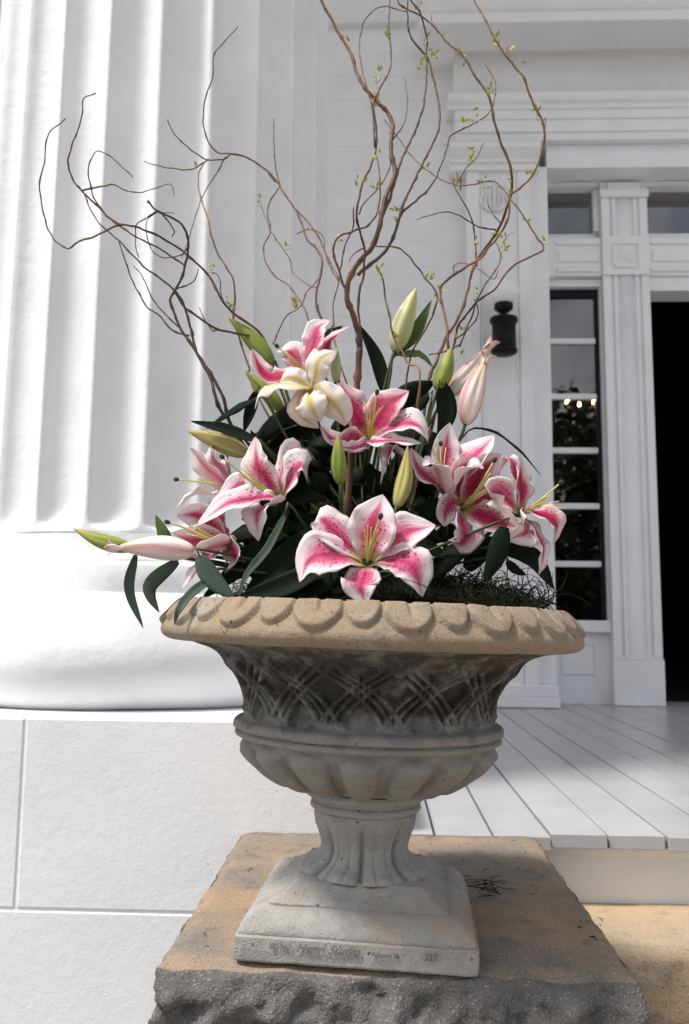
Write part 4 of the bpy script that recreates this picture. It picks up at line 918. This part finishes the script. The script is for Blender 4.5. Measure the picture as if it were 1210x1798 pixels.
for k in range(40):
    if k < 26: px, py, d_ = rr.uniform(440, 575), rr.uniform(865, 1020), rr.uniform(-8, -3)
    else: px, py, d_ = rr.uniform(690, 800), rr.uniform(880, 1000), rr.uniform(-5, 0)
    a = rr.uniform(0, 6.28); L = rr.uniform(60, 110); px2, py2 = px+math.cos(a)*L*.8, min(py+math.sin(a)*L*.6, 1050)
    lv.append(([(px, py, 0), ((px+px2)/2+rr.uniform(-10, 10), (py+py2)/2-rr.uniform(4, 14), -1), (px2, py2, rr.uniform(-1, 2))], rr.uniform(30, 46), D, d_))
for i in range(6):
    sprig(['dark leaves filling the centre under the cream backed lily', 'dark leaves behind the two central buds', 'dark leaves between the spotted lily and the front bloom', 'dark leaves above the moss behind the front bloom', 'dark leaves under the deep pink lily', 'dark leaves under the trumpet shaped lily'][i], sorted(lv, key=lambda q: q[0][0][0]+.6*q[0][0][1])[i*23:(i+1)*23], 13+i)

# ================================================================== curly willow
def c5(p): return (40+p[0]/2.161, 120+p[1]/2.161)
def c6(p): return (540+p[0]/2.63, p[1]/2.63)
def branch(label, cf, paths, mat, phase, dY, buds=()):
    """paths: (points, start radius px, end radius px); the first runs from the urn"""
    e = empty('willow_branch', UT+Vector((0, 0, .02)), label, 'willow branch', 'curly willow branches in the urn')
    def dep(x, y): return UY+dY+.07*math.sin(x*.011+phase)+.06*math.sin(y*.009+phase*1.7)*min(1, max(0, (700-y)/300))
    for i, (pts, r0, r1) in enumerate(paths):
        pp = [cf(p) for p in pts]; W3 = [at(x, y, dep(x, y)) for x, y in pp]
        if i == 0: W3 = [root_pt(int(phase*7))+Vector((0, 0, -.02)), W3[0].lerp(root_pt(int(phase*7)), .45)]+W3
        n = max(12, len(W3)*5); C = catmull(W3, n); s = UY/FPX
        rad = [s*1.2*(r0+(r1-r0)*(k/(n-1))**.8)*(1+.10*math.sin(k*1.7+phase)+(.35 if k % 9 == 4 else 0)) for k in range(n)]
        C = [c+Vector((noise.noise(c*60), noise.noise(c*60+Vector((7, 0, 0))), noise.noise(c*60+Vector((0, 7, 0)))))*.0016 for c in C]
        V, F = tube(C, rad, 6); place('stem' if i == 0 else 'twig', V, F, M[mat], e)
    rr_ = random.Random(int(phase*100))
    for p in buds:
        x, y = cf(p); c = at(x, y, dep(x, y))
        for k in range(rr_.randint(3, 6)):
            d = Vector((rr_.gauss(0, .6), rr_.gauss(0, .6), rr_.uniform(.2, 1))).normalized(); L = rr_.uniform(.005, .012); s_ = d.orthogonal().normalized(); o_ = c+Vector((rr_.gauss(0, .003), rr_.gauss(0, .002), rr_.gauss(0, .007)))
            A = Vector((rr_.gauss(0, .5), -1, rr_.gauss(0, .5))); V, F, uv, mi = blade([o_, o_+d*L*.5+A*.0012, o_+d*L], A, L*.42, th=.0004, shape='leaf', nu=5, n=6, cup=.3); place('leaf', V, F, M['bud_leaf'], e)
K_ = 1.0
branch('dark forked willow branch rising far left with curled tip twigs', c5, [
    ([(800, 1370), (760, 1250), (720, 1170), (680, 1110), (640, 1050), (600, 990), (575, 930), (560, 880), (580, 840), (605, 790), (620, 730), (628, 660), (610, 600), (560, 565), (510, 540), (475, 505)], 3.4, 1.4),
    ([(770, 1330), (735, 1260), (710, 1170), (660, 1080), (640, 1000), (620, 920), (590, 860), (540, 810), (470, 760), (400, 690), (340, 630), (290, 590), (250, 520), (235, 480)], 2.8, .8),
    ([(630, 1015), (570, 995), (520, 940), (470, 905), (440, 850), (410, 790), (375, 690), (365, 650)], 1.6, .8), ([(600, 990), (540, 930), (490, 870), (460, 800), (420, 750)], 1.4, .6),
    ([(580, 838), (640, 815), (660, 790), (665, 760)], 1.3, .7), ([(625, 680), (600, 710), (545, 720), (500, 700), (475, 650), (470, 580), (510, 545)], 1.0, .6), ([(510, 540), (460, 575), (430, 600), (430, 680), (440, 720)], 1.1, .6), ([(530, 552), (560, 590), (575, 620), (565, 640)], 1.2, .8), ([(510, 545), (545, 548), (575, 550)], .8, .5),
    ([(475, 505), (485, 515), (470, 508)], 1.6, .8)], 'dark_bark', 1.3, .02)
branch('long brown willow branch sweeping to the far left and hooking upward', c5, [
    ([(955, 1150), (950, 1110), (930, 1060), (905, 1010), (860, 970), (800, 930), (750, 870), (715, 800), (660, 740), (600, 690), (540, 650), (480, 620), (420, 600), (360, 595), (310, 620), (250, 645), (205, 660), (170, 683), (120, 650), (90, 590), (72, 520), (65, 430), (85, 350), (90, 270), (120, 225), (162, 195)], 3.2, .9),
    ([(380, 597), (345, 580), (310, 550), (260, 500), (220, 460), (185, 410), (172, 350), (195, 270), (215, 220), (228, 170), (230, 115), (278, 95)], 2.0, .8),
    ([(620, 752), (560, 710), (500, 675), (430, 640), (370, 600), (320, 560), (280, 510), (255, 440), (248, 380), (265, 335), (287, 315), (330, 335), (380, 380), (418, 415)], 1.6, .7),
    ([(225, 463), (290, 450), (345, 442), (390, 462), (435, 470), (490, 460), (560, 440), (575, 480)], 1.6, .5),
    ([(905, 1025), (840, 1010), (740, 990), (690, 960), (620, 910), (575, 850)], 2.2, 1.6), ([(770, 900), (750, 850), (750, 810), (735, 780), (715, 775)], 1.1, .7), ([(740, 990), (720, 995), (690, 950), (670, 910)], 1.0, .6)], 'bark', 2.1, .0, [(710, 760), (775, 880), (785, 895)])
branch('brown willow branch arching left in front of the column with hanging curls', c5, [
    ([(1140, 1000), (1135, 960), (1115, 900), (1115, 850), (1130, 780), (1135, 720), (1110, 680), (1080, 650), (1060, 590), (1030, 530), (990, 470), (950, 410), (900, 370), (850, 340), (790, 325), (740, 318), (705, 285), (688, 230), (685, 160), (700, 90), (720, 40), (725, -50), (748, -80), (815, -160)], 2.8, .8),
    ([(960, 430), (920, 385), (860, 345), (800, 325), (760, 345), (700, 345), (660, 325), (600, 275), (565, 235), (548, 195)], 1.8, .8), ([(700, 345), (670, 370), (640, 384), (570, 380), (515, 372), (460, 352)], 1.4, .7),
    ([(770, 335), (735, 400), (690, 470), (660, 550), (640, 610), (620, 680), (600, 720)], 1.2, .5), ([(980, 455), (972, 430), (960, 380), (955, 300), (952, 190)], 1.4, .6),
    ([(975, 450), (935, 510), (930, 560), (940, 620), (915, 670), (920, 730), (960, 790), (1010, 825), (1050, 880), (1080, 940), (1090, 1000)], 1.2, 1.2), ([(940, 620), (970, 660), (1010, 720), (1030, 780), (1090, 825), (1115, 832)], .9, .9), ([(895, 500), (920, 560), (940, 620)], .5, .8),
    ([(950, 1050), (970, 1000), (1000, 940), (1050, 905), (1080, 850), (1120, 800)], 1.2, .9), ([(1030, 530), (1070, 570), (1110, 620), (1140, 680), (1170, 760), (1200, 810)], 1.3, 1.2), ([(1040, 630), (1075, 612), (1110, 615), (1140, 640), (1145, 680)], 1.1, .8)], 'bark', 3.0, .05, [(1040, 890), (1000, 690), (895, 500), (1030, 900), (660, 365)])
branch('thin reddish willow twig curving upward beside the slender green bud', c5, [
    ([(865, 1190), (860, 1145), (840, 1080), (825, 1030), (800, 960), (800, 930), (805, 860), (800, 800), (775, 760), (740, 700), (715, 630), (700, 560), (675, 490), (665, 420), (680, 370), (705, 345)], 2.0, 1.2)], 'golden_bark', 3.9, .04, [(800, 920)])
branch('thick central willow branch splitting into tall wavy stems', c6, [
    ([(235, 1683), (240, 1600), (235, 1540), (215, 1470), (190, 1400), (180, 1340), (195, 1280), (240, 1210), (290, 1150), (320, 1090), (335, 1030), (350, 960), (370, 890), (400, 820), (405, 780), (385, 700), (390, 620), (395, 580), (370, 520), (335, 485), (305, 450), (260, 400), (225, 330), (205, 260), (180, 210), (135, 140), (100, 70), (65, 5), (50, -40)], 6.2, 2.0),
    ([(230, 1270), (290, 1220), (350, 1170), (390, 1110), (415, 1040), (430, 980), (470, 880), (510, 800), (550, 720), (590, 640), (610, 560), (605, 480), (590, 400), (570, 320), (550, 250)], 2.8, 1.4),
    ([(345, 990), (380, 920), (400, 850), (430, 750), (460, 680), (500, 600), (530, 510), (545, 420), (550, 330), (550, 250), (550, 170), (530, 90), (510, 40), (480, 5), (460, -40)], 2.4, 1.2),
    ([(415, 1020), (450, 970), (510, 920), (570, 860), (610, 780), (640, 700), (660, 630), (710, 600), (770, 570), (820, 540), (855, 490), (870, 400), (855, 350), (820, 300)], 1.8, .9), ([(550, 255), (500, 205), (470, 150), (462, 80), (463, 5), (463, -30)], 1.6, 1.2),
    ([(180, 1340), (160, 1310), (150, 1260), (125, 1190), (118, 1140), (150, 1090), (210, 1070), (280, 1040), (325, 970), (335, 900), (330, 800), (320, 720)], 2.2, 1.0), ([(390, 650), (440, 580), (462, 480), (450, 355)], 1.2, .6), ([(270, 1140), (220, 1170), (190, 1205)], 1.2, .6)], 'bark', 4.4, .02,
    [(320, 465), (570, 230), (545, 190), (515, 30), (530, 290), (190, 180), (320, 715), (315, 850), (410, 1000), (725, 560), (775, 540), (150, 1110), (575, 250), (580, 390), (555, 180), (840, 390)])
branch('slim willow stem twining beside the thick central branch', c6, [
    ([(245, 1600), (245, 1540), (235, 1440), (240, 1340), (258, 1270), (260, 1200), (265, 1150), (245, 1080), (230, 1020), (232, 950), (250, 860), (285, 780), (315, 690), (320, 600), (305, 500), (310, 460), (350, 380), (380, 320), (385, 240), (375, 130), (380, 10), (380, -30)], 2.6, 1.2),
    ([(310, 680), (305, 560), (290, 450), (260, 360), (240, 240), (245, 160), (265, 95), (310, 45), (360, 28), (420, 45), (460, 55)], 1.5, .8), ([(385, 650), (385, 750), (340, 850), (260, 940), (240, 990)], .8, 1.1), ([(215, 960), (210, 1050), (170, 1140), (150, 1260)], 1.0, 1.2)], 'bark', 5.0, .04, [(370, 150), (375, 180), (330, 350), (320, 465), (245, 860), (330, 390)])
branch('tall willow branch leaning right past the lamp with leafy tip', c6, [
    ([(560, 1760), (590, 1683), (640, 1560), (680, 1500), (720, 1410), (745, 1320), (765, 1240), (790, 1190), (850, 1110), (900, 1020), (930, 930), (945, 850), (935, 760), (900, 680), (875, 600), (855, 520), (835, 440), (780, 360), (720, 260), (640, 190), (590, 130), (530, 75), (460, 42), (425, 20), (415, -10)], 3.4, 1.4),
    ([(780, 1230), (775, 1130), (765, 1040), (740, 970), (700, 900), (675, 850), (675, 820)], 1.8, .8), ([(705, 880), (710, 820), (740, 770), (780, 730), (815, 660)], 1.2, .7), ([(870, 1060), (790, 1048), (740, 1020), (690, 990), (640, 980), (580, 990), (505, 1015)], 1.5, .8), ([(890, 1030), (860, 990), (830, 950)], 1.0, .6), ([(590, 130), (575, 100), (572, 70)], 1.0, .6)], 'bark', 5.7, .03,
    [(625, 155), (705, 240), (720, 255), (840, 420), (760, 700), (690, 840), (940, 810), (780, 1110), (750, 750)])
branch('golden willow branch curving widest to the right in front of the pilaster', c6, [
    ([(655, 1683), (650, 1600), (640, 1490), (620, 1400), (615, 1330), (650, 1290), (720, 1240), (790, 1200), (830, 1150), (890, 1080), (930, 1000), (935, 910), (980, 870), (1030, 820), (1080, 720), (1095, 620), (1080, 550), (1050, 500), (1025, 430), (1000, 360), (940, 290), (890, 220), (850, 150), (820, 90), (780, 25), (765, -10)], 2.8, 1.3),
    ([(675, 1260), (675, 1230), (710, 1215), (760, 1225), (800, 1250), (860, 1290), (880, 1250)], 1.0, .7), ([(1080, 570), (1097, 548), (1098, 600)], .8, .5)], 'golden_bark', 6.3, .02,
    [(870, 170), (880, 190), (935, 250), (925, 235), (985, 335), (1055, 510), (1060, 530), (1095, 600), (1020, 800), (950, 900), (610, 1325), (660, 1250), (860, 1080)])
branch('light brown willow branch crossing behind the globe lamp to a hooked elbow', c6, [
    ([(660, 1640), (680, 1570), (700, 1500), (750, 1430), (800, 1380), (860, 1340), (910, 1270), (960, 1220), (1030, 1185), (1090, 1150), (1070, 1110), (1030, 1050), (980, 970), (930, 910), (890, 860), (850, 835), (780, 850), (710, 860), (640, 840), (580, 805), (520, 760), (470, 710), (430, 650), (390, 600), (355, 550)], 2.4, .8),
    ([(700, 1600), (750, 1480), (790, 1370), (830, 1300), (880, 1230), (890, 1170), (870, 1120)], 1.6, .9), ([(680, 1570), (730, 1530), (780, 1470), (785, 1410), (770, 1380)], 1.2, .9), ([(560, 1640), (640, 1620), (700, 1590)], 1.3, 1.3), ([(900, 1120), (935, 1080), (950, 1075)], .8, .4)], 'bark', 7.0, .05,
    [(1010, 1010), (1090, 1110), (905, 1120), (910, 1160), (540, 780), (805, 830), (775, 1360), (715, 1520), (700, 1580), (740, 1530), (905, 1090), (900, 1180)])
branch('low willow twig looping beside the tall pale bud', c6, [
    ([(470, 1683), (485, 1620), (540, 1530), (580, 1450), (600, 1370), (580, 1330), (540, 1280), (490, 1210), (440, 1160), (390, 1140), (320, 1140)], 1.8, 1.2)], 'bark', 7.7, .0, [(565, 1280), (600, 1370)])
branch('short willow twig crossing the tall pale bud', c6, [
    ([(520, 1740), (470, 1683), (440, 1630), (400, 1560), (380, 1470), (360, 1370), (350, 1290), (320, 1240)], 2.2, 1.2)], 'golden_bark', 8.4, -.03, [(340, 1270), (325, 1245), (402, 1540)])
branch('slim reddish willow twig left of the thick central branch', c6, [
    ([(120, 1560), (120, 1500), (120, 1400), (145, 1300), (130, 1260), (100, 1200), (70, 1140), (45, 1080), (0, 1050)], 1.8, .8)], 'golden_bark', 9.1, .04)
